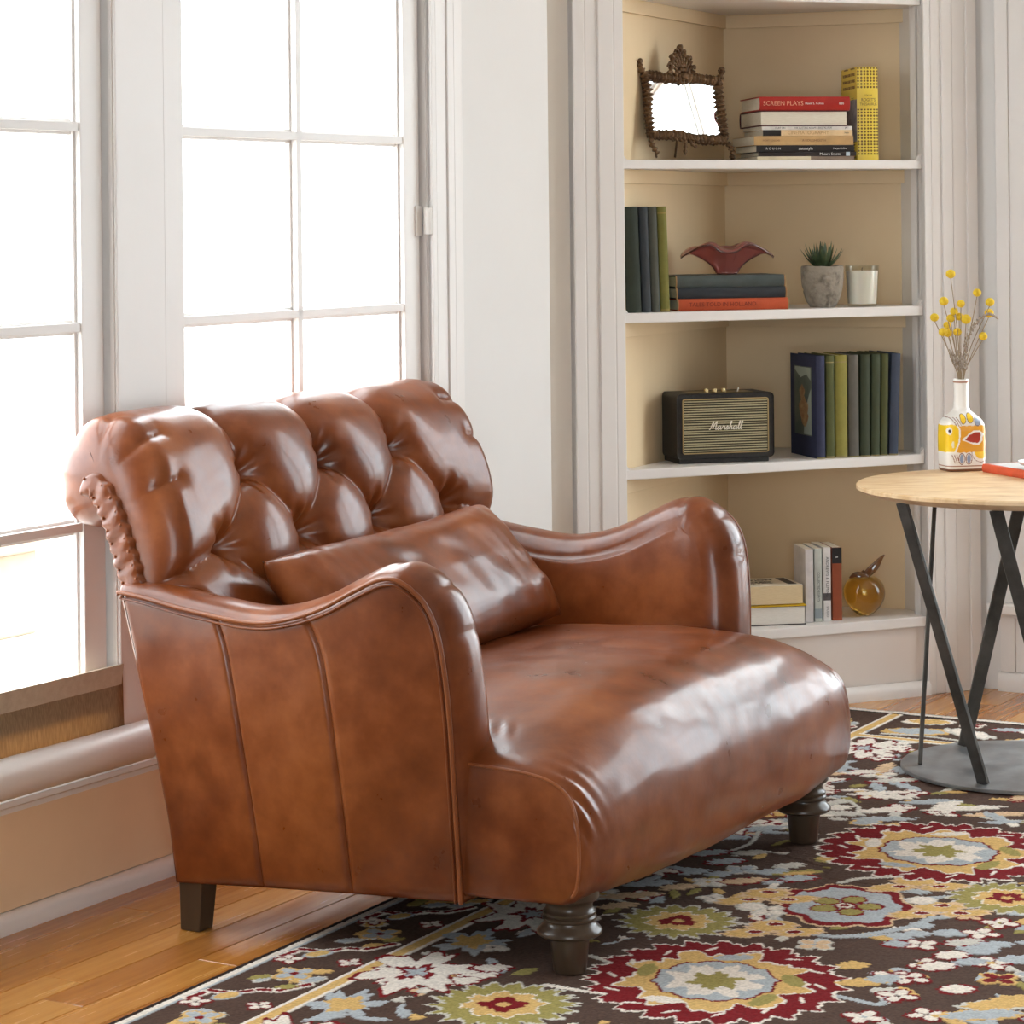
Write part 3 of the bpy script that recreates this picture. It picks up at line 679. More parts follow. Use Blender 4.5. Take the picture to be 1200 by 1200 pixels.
# filler leaves and blossoms over the field
for i in range(760):
    c = (rr.uniform(-.28, 1.7), rr.uniform(-.7, 2.1)); th = rr.uniform(0, 3.14); L = rr.uniform(.018, .04)
    leaf((c[0]-L*math.cos(th), c[1]-L*math.sin(th)), (c[0]+L*math.cos(th), c[1]+L*math.sin(th)), rr.uniform(.008, .014), rr.choice(['grey', 'grey', 'ivory', 'pale', 'gold', 'olive']), None, .3)
for i in range(150):
    c = (rr.uniform(-.25, 1.7), rr.uniform(-.7, 2.1)); smallflower(c, rr.uniform(.03, .045), rr.choice(['red', 'red', 'pale']), rr.choice(['ivory', 'ivory', 'grey', 'peach']), rr.choice([None, 'gold', 'red']))
for i in range(36):
    c = (rr.uniform(-.25, 1.6), rr.uniform(-.7, 2.1)); p = [c]; th = rr.uniform(0, 6.28)
    for q in range(4): th += rr.uniform(-.7, .7); p.append((p[-1][0]+.06*math.cos(th), p[-1][1]+.06*math.sin(th)))
    vine(p, .005, rr.choice(['pale', 'grey']))
# calm brown ground round the large motifs, then the motifs themselves
def ground(x, y, R, asp=1): radial(px2(x, y), R, [(1, 'brown', 7, .06)], 0, asp, 3); 
for x, y, R in ((838, 1150, .265), (1100, 998, .285), (795, 1080, .13), (990, 1062, .15), (590, 1178, .15), (1010, 1120, .09)): ground(x, y, R)
vine([px2(905, 1075), px2(935, 1090), px2(985, 1098), px2(1060, 1088), px2(1095, 1075)], .009, 'grey')
vine([px2(985, 1035), px2(1010, 1030), px2(1060, 1028)], .007, 'pale')
vine([px2(1060, 1055), px2(1100, 1052), px2(1130, 1050)], .008, 'grey')
vine([px2(850, 1080), px2(890, 1083), px2(930, 1062)], .006, 'pale')
vine([px2(640, 1155), px2(690, 1163), px2(712, 1165)], .007, 'ivory')
vine([px2(690, 1120), px2(715, 1128), px2(730, 1127)], .006, 'pale')
vine([px2(965, 1165), px2(1000, 1172), px2(1030, 1178), px2(1040, 1170)], .007, 'grey')
rosette(838, 1150, .205, 1, .93, .5); rosette(1100, 998, .225, 2, .96, 1.2)
greenflower(795, 1080, .098, 3); greenflower(590, 1178, .108, 4); greenflower(1180, 1053, .10, 5)
c = px2(990, 1062)
radial(c, .118, [(1.05, 'peach', 6, .05), (1.0, 'red', 6, .06), (.84, 'grey', 6, .05)], .5, .86, 6)
for i in range(5):
    th = i*1.2566+.3; leaf((c[0]+.022*math.cos(th), c[1]+.022*math.sin(th)), (c[0]+.066*math.cos(th), c[1]+.066*math.sin(th)), .020, 'olive', 'red', .2)
radial(c, .022, [(1, 'red', 5, .1), (.7, 'ivory', 5, .1), (.4, 'red', 4, .1)], 0, 1, 1)
for x, y in ((898, 1052), (905, 1090), (1075, 1037), (1100, 1068)): boteh(x, y)
for x, y, o_, m_ in ((955, 1108, 'pale', 'peach'), (1052, 1168, 'red', 'ivory'), (1012, 1193, 'red', 'ivory'), (1172, 1083, 'red', 'ivory'), (1150, 1095, 'red', 'ivory'), (1078, 1108, 'red', 'ivory'), (1086, 1190, 'red', 'ivory'), (900, 1068, 'pale', 'ivory'), (1170, 1148, 'gold', 'red'), (870, 1020, 'pale', 'grey'), (830, 1035, 'pale', 'ivory')): smallflower(px2(x, y), .038, o_, m_)
for x, y, L, k, o_ in ((1115, 1120, 34, 'ivory', 'red'), (1098, 1133, 40, 'ivory', 'red'), (1122, 1160, 36, 'ivory', 'red'), (1000, 1132, 36, 'gold', None), (1010, 1152, 60, 'gold', None), (1035, 1148, 40, 'grey', None), (1055, 1098, 26, 'grey', None), (1110, 1094, 30, 'grey', None), (1080, 1085, 22, 'grey', None), (1150, 1115, 40, 'grey', None), (1190, 1125, 40, 'grey', None), (1080, 1056, 26, 'ivory', 'pale'), (880, 1063, 26, 'ivory', 'pale'), (975, 1007, 30, 'gold', 'olive'), (1015, 964, 28, 'grey', 'gold'), (1052, 968, 30, 'gold', None), (1170, 1178, 80, 'gold', 'pale'), (1150, 1190, 90, 'grey', 'gold'), (1190, 1172, 60, 'gold', None), (480, 1140, 30, 'gold', None), (550, 1142, 48, 'gold', 'red')):
    leaf(px2(x-L/2, y+2), px2(x+L/2, y-2), .022, k, o_, .25)
# diagonal gold leaves near the front (lower middle)
for x, y in ((560, 1145), (540, 1152), (575, 1137)): leaf(px2(x-22, y), px2(x+22, y-3), .02, 'ivory', 'red', .3)
for x, y, L, k in ((850, 1010, 40, 'grey'), (880, 1000, 44, 'pale'), (905, 1022, 36, 'grey'), (842, 1025, 30, 'grey'), (872, 1033, 50, 'peach'), (935, 1030, 40, 'grey'), (925, 1015, 34, 'pale'), (812, 1022, 36, 'grey'), (830, 1000, 44, 'grey'), (795, 1040, 44, 'peach'), (880, 950, 50, 'grey'), (905, 955, 44, 'gold'), (862, 965, 60, 'pale'), (890, 972, 60, 'grey'), (850, 982, 60, 'grey'), (740, 1050, 70, 'peach'), (760, 1036, 60, 'grey'), (725, 1062, 44, 'peach'), (1075, 1095, 26, 'grey'), (1050, 1107, 24, 'grey'), (1130, 1105, 40, 'pale'), (1165, 1108, 44, 'grey'), (1138, 1128, 40, 'grey'), (1035, 950, 60, 'ivory'), (1015, 905, 70, 'ivory'), (1050, 915, 60, 'pale'), (1030, 930, 70, 'ivory'), (1090, 940, 70, 'grey'), (1130, 948, 90, 'ivory'), (1170, 955, 80, 'peach'), (1010, 880, 60, 'peach'), (1040, 872, 70, 'ivory')):
    leaf(px2(x-L/2, y+2), px2(x+L/2, y-2), .020, k, 'red' if (x+y) % 3 == 0 else None, .35)
for k in range(120):
    c = (rr.uniform(-.28, 1.5), rr.uniform(1.15, 2.02)); th = rr.uniform(0, 3.14); L = rr.uniform(.03, .06)
    leaf((c[0]-L*math.cos(th), c[1]-L*math.sin(th)), (c[0]+L*math.cos(th), c[1]+L*math.sin(th)), rr.uniform(.014, .022), rr.choice(['grey', 'ivory', 'ivory', 'pale', 'peach']), rr.choice([None, None, 'red']), .4)
rosette(1100, 998, .225, 2, .96, 1.2)
# left border
m = SG < -.285; COL[m] = K['brown']; HT[m] = 0
band(-.500, -.486, 'ivory'); band(-.486, -.481, 'grey'); band(-.325, -.318, 'ivory'); band(-.318, -.297, 'gold'); band(-.297, -.290, 'ivory')
band(-.517, -.503, 'dark')
tp = -2.0; k_ = 0
while tp < 2.2:
    for i, (ds, dt) in enumerate(((-.45, 0), (-.40, .015), (-.415, .05), (-.365, .06), (-.35, .09))):
        pass
    zz = [(-.476, tp), (-.47, tp+.05), (-.43, tp+.055), (-.40, tp+.09), (-.37, tp+.10), (-.345, tp+.15)]
    for a, b in zip(zz[:-1], zz[1:]):
        sl = win(((a[0]+b[0])/2, (a[1]+b[1])/2), .06); d = seg_d(SG[sl], TG[sl], a, b); paint(sl, d < .0105, 'ivory'); paint(sl, d < .006, 'red')
    for i in range(7):
        c = (rr.uniform(-.455, -.35), tp+.12+.12*rr.random()); th = rr.uniform(-.5, .5)+1.2
        leaf((c[0]-.02*math.cos(th), c[1]-.02*math.sin(th)), (c[0]+.02*math.cos(th), c[1]+.02*math.sin(th)), .012, ['gold', 'grey', 'olive', 'gold'][i % 4], 'pale' if i % 2 else None, .3)
    smallflower((-.40, tp+.19), .040, 'gold', 'grey', 'red')
    smallflower((-.455, tp-.01), .028, 'red', 'ivory'); smallflower((-.352, tp+.02), .026, 'red', 'ivory')
    leaf((-.44, tp+.02), (-.42, tp+.06), .014, 'gold', 'grey')
    tp += .265; k_ += 1
# inner side of the border: big ivory and red palmettes
for t_ in (-.52, -.12, .28, .68, 1.08, 1.5, 1.9):
    radial((-.225, t_), .085, [(1, 'red', 7, .22), (.9, 'ivory', 7, .22), (.35, 'red', 5, .3), (.2, 'grey', 5, .3)], .3, .8, int(t_*10+20))
    radial((-.235, t_+.20), .05, [(1, 'grey', 6, .25), (.6, 'gold', 5, .2)], .3, .8, int(t_*10+27))
# far border across the end
m = (TG > 2.02) & (SG > -.29); COL[m] = K['brown']; HT[m] = 0
tband(2.02, 2.027, 'ivory', -.3); tband(2.027, 2.05, 'gold', -.3); tband(2.05, 2.056, 'ivory', -.3)
sp_ = -.25; i = 0
while sp_ < 2.4:
    leaf((sp_, 2.12), (sp_+.13, 2.16), .035, 'grey', 'gold', .2); leaf((sp_+.13, 2.20), (sp_+.24, 2.14), .03, 'ivory', 'pale', .3)
    leaf((sp_, 2.25), (sp_+.10, 2.28), .028, 'peach' if i % 2 else 'gold', 'ivory', .2); smallflower((sp_+.16, 2.27), .035, 'ivory', 'red')
    leaf((sp_+.22, 2.24), (sp_+.30, 2.27), .02, 'grey', 'red', .2); vine([(sp_, 2.08), (sp_+.1, 2.095), (sp_+.2, 2.08)], .007, 'pale'); sp_ += .30; i += 1
m = (TG > 2.322); COL[m] = K['dark']; m = (TG > 2.335); COL[m] = K['ivory']; m = TG > 2.352; COL[m] = K['pale']*.8
nz1 = rng.rand(*SG.shape); COL = COL*(.80+.36*nz1[..., None]); 
stripe = .94+.06*np.sin(TG*900+np.sin(SG*30)*2); COL *= stripe[..., None]
edge = np.minimum(np.minimum(SG-rs0, 2.37-TG), 1)
Z = RT-.004 + np.minimum(edge/.01, 1)*.004 + HT*.9 + (nz1-.5)*.0016
Z = np.where(edge < .001, .0015, Z)
V = (A0[None, None]+CF*SG[..., None]+CW*TG[..., None]); V[..., 2] = Z
org = CH(.3, .9, 0); V = V-org
n_, m_ = SG.shape; idx = np.arange(n_*m_).reshape(n_, m_)
F_ = np.stack([idx[:-1, :-1], idx[1:, :-1], idx[1:, 1:], idx[:-1, 1:]], -1).reshape(-1, 4)
me = bpy.data.meshes.new('rug'); me.vertices.add(n_*m_); me.vertices.foreach_set('co', V.reshape(-1).astype(np.float32))
me.loops.add(F_.size); me.loops.foreach_set('vertex_index', F_.reshape(-1).astype(np.int32))
me.polygons.add(len(F_)); me.polygons.foreach_set('loop_start', np.arange(0, F_.size, 4, dtype=np.int32)); me.polygons.foreach_set('loop_total', np.full(len(F_), 4, dtype=np.int32))
me.update(calc_edges=True)
ca = me.color_attributes.new('pile_colour', 'FLOAT_COLOR', 'POINT')
ca.data.foreach_set('color', np.concatenate([COL, np.ones(SG.shape+(1,))], -1).reshape(-1).astype(np.float32))
rug = bpy.data.objects.new('patterned_rug', me); col.objects.link(rug); rug.location = Vector(org)
rm = mat('wool_pile', (1, 1, 1), .95, spec=.1, bump=.5, bscale=900, bdist=.001); t = rm.node_tree
va = t.nodes.new('ShaderNodeVertexColor'); va.layer_name = 'pile_colour'; t.links.new(va.outputs['Color'], t.nodes['Principled BSDF'].inputs['Base Color'])
me.materials.append(rm)
tag(rug, 'brown wool rug with red, gold and ivory floral medallions under the armchair', 'rug')
# ============================================================ SIDE TABLE
tcn = on_z(1200, 902, RT); ZT = .652
tab = empty('side_table', tcn); tag(tab, 'round pale wood side table on crossed black flat-bar legs', 'side table')
pale = mat('pale_wood', (.74, .54, .33), .42, c2=(.84, .67, .45), nscale=5, stretch=(1.2, 5, 1), bump=.1, bscale=30, bdist=.001)
bark = mat('table_edge', (.45, .26, .12), .6, c2=(.30, .16, .07), nscale=20)
steel = mat('blackened_steel', (.045, .042, .038), .42, .6, c2=(.09, .085, .078), nscale=12)
steel2 = mat('steel_plate', (.17, .175, .18), .40, .6, c2=(.33, .335, .34), nscale=10, rvar=.08)
RTT = .368
# top: three glued staves cut round, bevelled underneath
rw = np.array([math.cos(R_(25)), math.sin(R_(25)), 0]); rv = np.array([-rw[1], rw[0], 0])
def disc_slab(c, R, w0, w1, z0, zt):
    pts = []; n = 60
    def arc(w_):  return math.sqrt(max(0, R*R-w_*w_))
    ws = np.linspace(w0, w1, 30)
    poly = [(arc(w_), w_) for w_ in ws]+[(-arc(w_), w_) for w_ in ws[::-1]]
    m_ = MB(); rings = []
    for sc_, z in ((.90, z0), (.965, z0+.007), (1.0, z0+.017), (1.0, zt-.004), (.994, zt)):
        rings.append([c+rw*x*sc_+rv*(y if abs(y) < R*.6 and False else y*sc_)+UP*z for x, y in poly])
    return rings, poly
def staved(c, R, cuts, z0, zt):
    for i in range(len(cuts)-1):
        w0, w1 = cuts[i]+.0008, cuts[i+1]-.0008; m_ = MB(); L = []
        for dr, z in ((-.045, z0), (-.018, z0+.006), (0, z0+.016), (0, zt-.003), (-.003, zt)):
            Rr = R+dr; ws = np.linspace(max(w0, -Rr*.9999), min(w1, Rr*.9999), 26)
            poly = [(math.sqrt(max(0, Rr*Rr-q*q)), q) for q in ws]+[(-math.sqrt(max(0, Rr*Rr-q*q)), q) for q in ws[::-1]]
            L.append([c+rw*x+rv*y+UP*z for x, y in poly])
        m_.grid(L, cv=True); k = len(L[0]); m_.f.append(tuple(range(k))[::-1]); m_.f.append(tuple(4*k+j for j in range(k)))
        yield m_
for i, m_ in enumerate(staved(np.array([tcn[0], tcn[1], 0]), RTT, [-RTT-.01, -.20, -.03, .15, RTT+.01], ZT-.026, ZT)):
    obj('tabletop_stave', m_, mat('pale_wood_%d' % i, tuple(np.array((.66, .42, .21))*(.92+.05*i)), .4, c2=(.84, .62, .38), nscale=4+i, stretch=(2, 6, 1), bump=.1, bscale=30, bdist=.001), tab, auto=25)
obj('top_ring', MB().lathe([(.25, ZT-.0315), (.275, ZT-.0315), (.275, ZT-.025), (.25, ZT-.025), (.25, ZT-.0315)], (tcn[0], tcn[1], 0), 60, cap=False), steel, tab, auto=30)
RB = .275
obj('base_plate', MB().lathe([(.001, RT+.0026), (RB-.002, RT+.0026), (RB, RT+.004), (RB, RT+.0095), (RB-.002, RT+.011), (.001, RT+.011)], (tcn[0], tcn[1], 0), 90), steel2, tab, auto=30)
for ba, ta in ((-123, -157), (176, 118), (-77, -111), (115, 77), (55, 20), (-15, -50)):
    pb_ = np.array([tcn[0]+.232*math.cos(R_(ba)), tcn[1]+.232*math.sin(R_(ba)), RT+.0105]); pt_ = np.array([tcn[0]+.312*math.cos(R_(ta)), tcn[1]+.312*math.sin(R_(ta)), ZT-.026])
    ax_ = pt_-pb_; mid = (R_(ba)+math.atan2(math.sin(R_(ta)), math.cos(R_(ta))))/2
    am = R_(ba)+((R_(ta)-R_(ba)+math.pi) % (2*math.pi)-math.pi)/2; rad = np.array([math.cos(am), math.sin(am), 0]); tg = np.cross(UP, rad) if ba != 176 else np.array([.12, .99, 0]); tg -= ax_*(tg@ax_)/(ax_@ax_); tg /= np.linalg.norm(tg)
    rd = np.cross(ax_, tg); rd /= np.linalg.norm(rd); hw, ht = .0148, .0045
    m_ = MB(); v = [p+tg*a*hw+rd*b*ht for p in (pb_, pt_) for a, b in ((-1, -1), (1, -1), (1, 1), (-1, 1))]
    m_.add(v, [(3, 2, 1, 0), (4, 5, 6, 7)]+[(i, (i+1) % 4, 4+(i+1) % 4, 4+i) for i in range(4)]); obj('leg', m_, steel, tab, bevel=.0012)
# ---- orange book and white dish on the table
def paper(name='pages'): return MATS.get('paper') or mat('paper', (.78, .72, .60), .85, c2=(.70, .63, .50), nscale=60, stretch=(1, 1, 12))
def cloth(rgb, rough=.75, v=.82): 
    c = srgb(*rgb); return mat('cover_%d_%d_%d' % rgb, c, rough, c2=tuple(x*v for x in c), nscale=26, bump=.15, bscale=400, bdist=.0005)
def book(loc, W_, H_, T_, yaw, cover, pages=None, lie=False, label='', group=None, spine_txt=None, lean=0, thick=.0028, bands=(), soft=False, name='book', pageface=False):
    """upright: spine faces local -Y; T_ thickness (x), W_ depth (y), H_ height. lying: spine faces -Y, long side along x.
    loc is the middle of the bottom edge of the spine side"""
    e = empty(name, loc); 
    if label: tag(e, label, 'book', group)
    cy, sy = math.cos(yaw), math.sin(yaw)
    X_ = np.array([cy, sy, 0]); Y_ = np.array([-sy, cy, 0]); Z_ = UP.copy()
    if lean: cl_, sl_ = math.cos(lean), math.sin(lean); X_, Z_ = X_*cl_-Z_*sl_*1.0, X_*sl_+Z_*cl_
    loc = np.array(loc, float)
    if not lie: fr = lambda x, y, z: loc+X_*x+Y_*y+Z_*z; hx, hz = T_/2, H_
    # lying: swap thickness and height axes
    else: fr = lambda x, y, z: loc+Y_*y+X_*z+Z_*(x+T_/2)
    hz0 = 0 if not lie else -H_/2; hz1 = hz0+H_
    sy_ = 1 if not pageface else -1
    g = fr if not pageface else (lambda x, y, z: fr(x, W_-y, z))
    t_ = thick; hx = T_/2; c = MB()
    c.box(g, -hx, -hx+t_, .002, W_, hz0, hz1); c.box(g, hx-t_, hx, .002, W_, hz0, hz1)
    # rounded spine
    n = 9; pr = []; bul = min(.005, T_*.18) if not soft else .0004
    for q in np.linspace(-1, 1, n): pr.append((hx*q, .002-bul*(1-q*q)))
    pr2 = [(hx*q*.98, .002-bul*(1-q*q)+t_) for q in np.linspace(1, -1, n)]
    c.prism(lambda x, y, z: g(x, y, z), pr+pr2, hz0, hz1)
    obj('cover', c, cover, e, bevel=.0007)
    ins = .003 if not soft else .0004
    obj('pages', MB().box(g, -hx+t_*.98, hx-t_*.98, .004, W_-ins, hz0+ins, hz1-ins), pages or paper(), e)
    for z0, z1, m_ in bands:
        pb2 = MB(); prr = [(hx*1.003*q, .002-bul*(1-q*q)-.0004) for q in np.linspace(-1, 1, n)]+[(hx*q, .003-bul*(1-q*q)) for q in np.linspace(1, -1, n)]
        pb2.prism(g, prr, hz0+z0*H_, hz0+z1*H_); obj('spine_band', pb2, m_, e)
    def spf(u0, size, vertical=False):     # text frame on the spine: u0 position along the length
        if lie: return lambda x, y, d: fr(y, -bul-.0003-d+.002*0, (u0-.5)*H_+x)
        return lambda x, y, d: fr(y*1.0, -bul-.0003-d, u0*H_-x)   # reads downwards
    e_ = e
    if spine_txt:
        for s_, u0, size, m_ in spine_txt: text('lettering', s_, spf(u0, size), size, m_, e_, thick=.0003)
    return e, fr
inkw = mat('ink_white', (.80, .78, .74), .6); inkk = mat('ink_black', (.03, .028, .026), .6); inkg = mat('ink_gold', (.45, .33, .12), .5); inkr = mat('ink_brown', (.22, .10, .05), .6)
yw = R_(-70); P_ = on_z(1151, 553, ZT)+np.array([math.cos(yw), math.sin(yw), 0])*.13
ob, ofr = book((P_[0], P_[1], ZT), .17, .26, .019, yw, cloth((222, 92, 56), .6), label='orange book lying flat on the side table under a white dish', lie=True)
ds = on_z(1205, 548, ZT+.02)
dish = obj('dish', MB().lathe([(.001, 0), (.03, 0), (.034, .003), (.058, .010), (.066, .017), (.064, .018), (.056, .0125), (.032, .006), (.001, .0055)], (ds[0]+.035, ds[1]-.03, ZT+.0195), 48), mat('white_glaze', (.86, .85, .83), .15, coat=.5), None, auto=50, loc=(ds[0]+.035, ds[1]-.03, ZT+.0195))
tag(dish, 'small shallow white dish on the orange book at the right edge', 'dish')
obj('cover_print', MB().box(ofr, .0094, .0098, .012, .165, -.12, .12), mat('pale_print', (.62, .63, .64), .4, c2=(.74, .74, .73), nscale=9), ob)
# ---- painted bottle vase
vc = on_z(1127, 551, ZT); vc[2] = ZT+.0003
vsz = .052
def vaseprof():      # (half size, z, roundness exponent)
    return [(.001, 0, 5), (.046, 0, 5), (.0485, .003, 5), (.049, .008, 5), (.0500, .02, 5), (.0505, .06, 5), (.0505, .095, 5), (.0495, .108, 4.4), (.046, .118, 3.6), (.040, .126, 3), (.031, .134, 2.4), (.022, .142, 2.1), (.0185, .150, 2), (.0175, .165, 2), (.0172, .195, 2), (.0172, .206, 2), (.0185, .209, 2), (.0188, .214, 2), (.0175, .2165, 2), (.0145, .216, 2), (.0135, .20, 2), (.0135, .15, 2)]
vp = vaseprof(); zz = np.array([p[1] for p in vp]); L_ = np.r_[0, np.cumsum(np.hypot(np.diff([p[0] for p in vp]), np.diff(zz)))]
q = np.unique(np.r_[L_, np.arange(0, L_[-1], .0011)]); HS = np.interp(q, L_, [p[0] for p in vp]); ZS = np.interp(q, L_, zz); EX = np.interp(q, L_, [p[2] for p in vp])
th = np.linspace(0, 2*math.pi, 260, endpoint=False); yawv = R_(14)
VX = np.zeros((len(q), 260)); VY = VX.copy()
for i in range(len(q)):
    c_, s_ = np.cos(th), np.sin(th); k = (abs(c_)**EX[i]+abs(s_)**EX[i])**(-1/EX[i]); VX[i] = HS[i]*c_*k; VY[i] = HS[i]*s_*k*(1-.25*np.clip((EX[i]-2)/3, 0, 1))
G = np.stack([vc[0]+VX*math.cos(yawv)-VY*math.sin(yawv), vc[1]+VX*math.sin(yawv)+VY*math.cos(yawv), np.broadcast_to(vc[2]+ZS[:, None], VX.shape)], -1)
mb = MB(); mb.grid(G, cv=True); mb.f.append(tuple(range(260)))
vase = obj('bottle_vase', mb, None, None, loc=tuple(vc)); vase.data.polygons.foreach_set('use_smooth', [True]*len(vase.data.polygons))
x, y, z = VX, VY, np.broadcast_to(ZS[:, None], VX.shape)
c = np.tile(np.array(srgb(236, 232, 226)), x.shape+(1,))
front = y < 0
u = np.where(front, x, x)      # painted on both broad faces
def put(m, rgb): c[m] = np.array(srgb(*rgb))
def inpoly(px, py, poly):
    r = np.zeros(px.shape, bool); n = len(poly)
    for i in range(n):
        (x1, y1_), (x2, y2_) = poly[i], poly[(i+1) % n]
        r ^= ((y1_ > py) != (y2_ > py)) & (px < (x2-x1)*(py-y1_)/(y2_-y1_+1e-12)+x1)
    return r
wob = .0012*np.sin(z*260)+.0008*np.sin(x*410)
put((z < .006), (120, 72, 45))
put((z > .046+wob) & (z < .108+wob), (226, 158, 28))
put((np.hypot((u+.038)/1.0, (z-.094)) < .0195) | inpoly(u, z, [(-.06, .112), (-.026, .110), (-.018, .095), (-.020, .07), (-.030, .044), (-.06, .044)]), (245, 240, 232))
put((np.hypot((u+.040)/1.0, (z-.094)) < .0175) | inpoly(u, z, [(-.06, .109), (-.029, .107), (-.022, .095), (-.024, .07), (-.034, .047), (-.06, .046)]), (246, 204, 30))
ey = np.hypot((u+.044)/.0055, (z-.096)/.009); put(ey < 1, (238, 235, 228)); put(ey < .45, (60, 42, 36))
put(np.hypot((u+.037)/.003, (z-.064)/.008) < 1, (245, 235, 200))
dr = inpoly(u+wob, z, [(-.014, .074), (0, .088), (.014, .097), (.030, .097), (.040, .087), (.038, .072), (.026, .062), (.010, .064)]); put(dr, (240, 233, 225))
dr = inpoly(u+wob, z, [(-.007, .074), (.003, .085), (.015, .092), (.028, .092), (.034, .085), (.032, .074), (.023, .067), (.010, .068)]); put(dr, (170, 48, 32))
for cx, cz, rgb, a in ((-.012, .124, (240, 200, 40), .006), (.006, .126, (240, 200, 40), .007), (.024, .119, (150, 165, 190), .007)):
    put(np.hypot((u-cx)/(a+.0015), (z-cz)/.0125) < 1, (120, 88, 70)); put(np.hypot((u-cx)/a, (z-cz)/.011) < 1, rgb)
for k in range(4): put(abs(u+.030-k*.004+(z-.118)*.4) < .0007, (130, 60, 40)) if False else None
m = (z > .108) & (z < .128)
for k in range(3): put(m & (abs(u+.034-k*.006+(z-.118)*.5) < .0009), (130, 60, 40))
m = (z > .020) & (z < .040)
for k in range(3): put(m & (abs(u+.036-k*.0055+(z-.03)*.35) < .0009), (130, 60, 40))
for cx in (-.016, .002):
    put(np.hypot((u-cx)/.0085, (z-.030)/.0135) < 1, (120, 62, 44)); put(np.hypot((u-cx)/.0068, (z-.030)/.012) < 1, (232, 228, 222)); put(np.hypot((u-cx)/.0048, (z-.030)/.0105) < 1, (140, 158, 188))
a = np.hypot((u-.034), (z-.046)); put((a < .025) & (z < .046), (130, 70, 50)); put((a < .0238) & (z < .046), (240, 234, 226)); put((a < .017) & (z < .046), (246, 200, 30))
put((abs(z-.013) < .0008), (150, 90, 60)); put((z > .2085) & (z < .2115), (150, 90, 60))
sd = abs(VX) > .048*1.0; 
ca = vase.data.color_attributes.new('glaze_colour', 'FLOAT_COLOR', 'POINT'); ca.data.foreach_set('color', np.concatenate([c, np.ones(x.shape+(1,))], -1).reshape(-1).astype(np.float32))
vm = mat('painted_glaze', (1, 1, 1), .28, coat=.5, bump=.1, bscale=60, bdist=.001); t = vm.node_tree; va = t.nodes.new('ShaderNodeVertexColor'); va.layer_name = 'glaze_colour'; t.links.new(va.outputs['Color'], t.nodes['Principled BSDF'].inputs['Base Color']); vase.data.materials.append(vm)
tag(vase, 'square white ceramic bottle vase painted yellow, red and blue on the side table', 'vase')
# ---- flowers
VM = np.array([vc[0], vc[1], ZT+.214])
stemm = mat('dry_stem', (.34, .25, .16), .8); budm = mat('craspedia_yellow', (.78, .50, .02), .9, c2=(.90, .64, .05), nscale=150, bump=1, bscale=500, bdist=.003)
seedm = mat('dry_seed', (.25, .19, .14), .9, c2=(.55, .48, .42), nscale=150)
BD = 5.8
fpx = [(1114, 321, 5.8), (1145, 343, 5.2), (1106, 353, 5.8), (1095, 372, 5.4), (1126, 356, 5.0), (1118, 365, 5.0), (1114, 373, 5.2), (1124, 371, 5.0), (1132, 374, 6.2), (1160, 354, 5.6), (1159, 367, 5.8), (1105, 389, 5.4), (1111, 390, 5.6), (1122, 389, 5.4), (1110, 381, 4.8), (1152, 394, 5.4)]
gl_ = 'craspedia stems in the bottle vase'
pos = ['topmost, rising straight above the others', 'on the thin stem right of the topmost', 'upper left, just under the topmost one', 'leftmost of the bunch, hanging out to the side', 'top of the middle cluster', 'small, in the heart of the middle cluster', 'left side of the middle cluster', 'right of centre in the middle cluster', 'large, right side of the middle cluster', 'upper of the two at the far right', 'lower of the two at the far right', 'lowest left, above the dark seed heads', 'second lowest left, tucked behind its neighbour', 'lowest of the middle, straight above the vase neck', 'small, between middle and lowest left flowers', 'lowest on the right, by the drooping twig']
for i, (px, py, r) in enumerate(fpx):
    dep = (rr.random()-.5)*.05; r_ = ray(px, py); Yd = vc[1]+dep; C_ = r_*Yd+UP*HC; rad_ = r/FPX*5.75
    e = empty('craspedia_stem', (VM[0], VM[1], VM[2]-.06)); tag(e, 'yellow ball flower on a dry stem: '+pos[i], 'flower', gl_)
    b0 = np.array([VM[0]+(rr.random()-.5)*.014, VM[1]+(rr.random()-.5)*.014, VM[2]-.07]); m1 = (b0+C_)/2+np.array([-(C_[0]-VM[0])*.12, 0, .02])
    b1 = np.array([VM[0]+(C_[0]-VM[0])*.1, VM[1]+dep*.1, VM[2]+.004])
    obj('stem', MB().tube(spline([b0, b1, m1, C_-UP*rad_*.7], 14), .0011, 6), stemm, e, smooth=True)
    f = MB().blob(C_, (rad_, rad_, rad_*.95), None, 4); V_ = np.array(f.v); d = V_-C_
    f.v = [tuple(C_+d_*(1+.05*math.sin(d_[0]*2600+i)*math.sin(d_[1]*2600)*math.sin(d_[2]*2600))) for d_ in d]
    obj('flower_head', f, budm, e, smooth=True)
def seedhead(label, pts, n, wmax, name='dry_seed_spike'):
    pp = []
    for x_, y_ in pts: pp.append(ray(x_, y_)*vc[1]+UP*HC)
    S_ = spline(pp, 40); e = empty(name, S_[0]); tag(e, label, 'dried plant', 'dry seed spikes in the bottle vase')
    obj('stem', MB().tube(S_, .0012, 6), stemm, e, smooth=True); f = MB()
    for k in range(n):
        i = int(10+29*k/n); th_ = k*2.4; r0 = wmax*math.sin(math.pi*min(1, .25+.75*k/n)); f.blob(S_[i]+np.array([math.cos(th_)*r0, math.sin(th_)*r0, .002]), (.0026, .0022, .0038), None, 1)
    obj('seeds', f, seedm, e, smooth=True)
seedhead('dark speckled seed spike leaning left above the vase neck', [(1127, 441), (1123, 430), (1117, 419), (1112, 411)], 60, .008)
seedhead('short dark seed spike upright in the vase neck', [(1129, 441), (1130, 430), (1127, 420), (1122, 412)], 50, .007)
seedhead('long dry twig arching right with a drooping grey tip', [(1130, 441), (1133, 400), (1145, 378), (1158, 369), (1170, 374)], 60, .005)
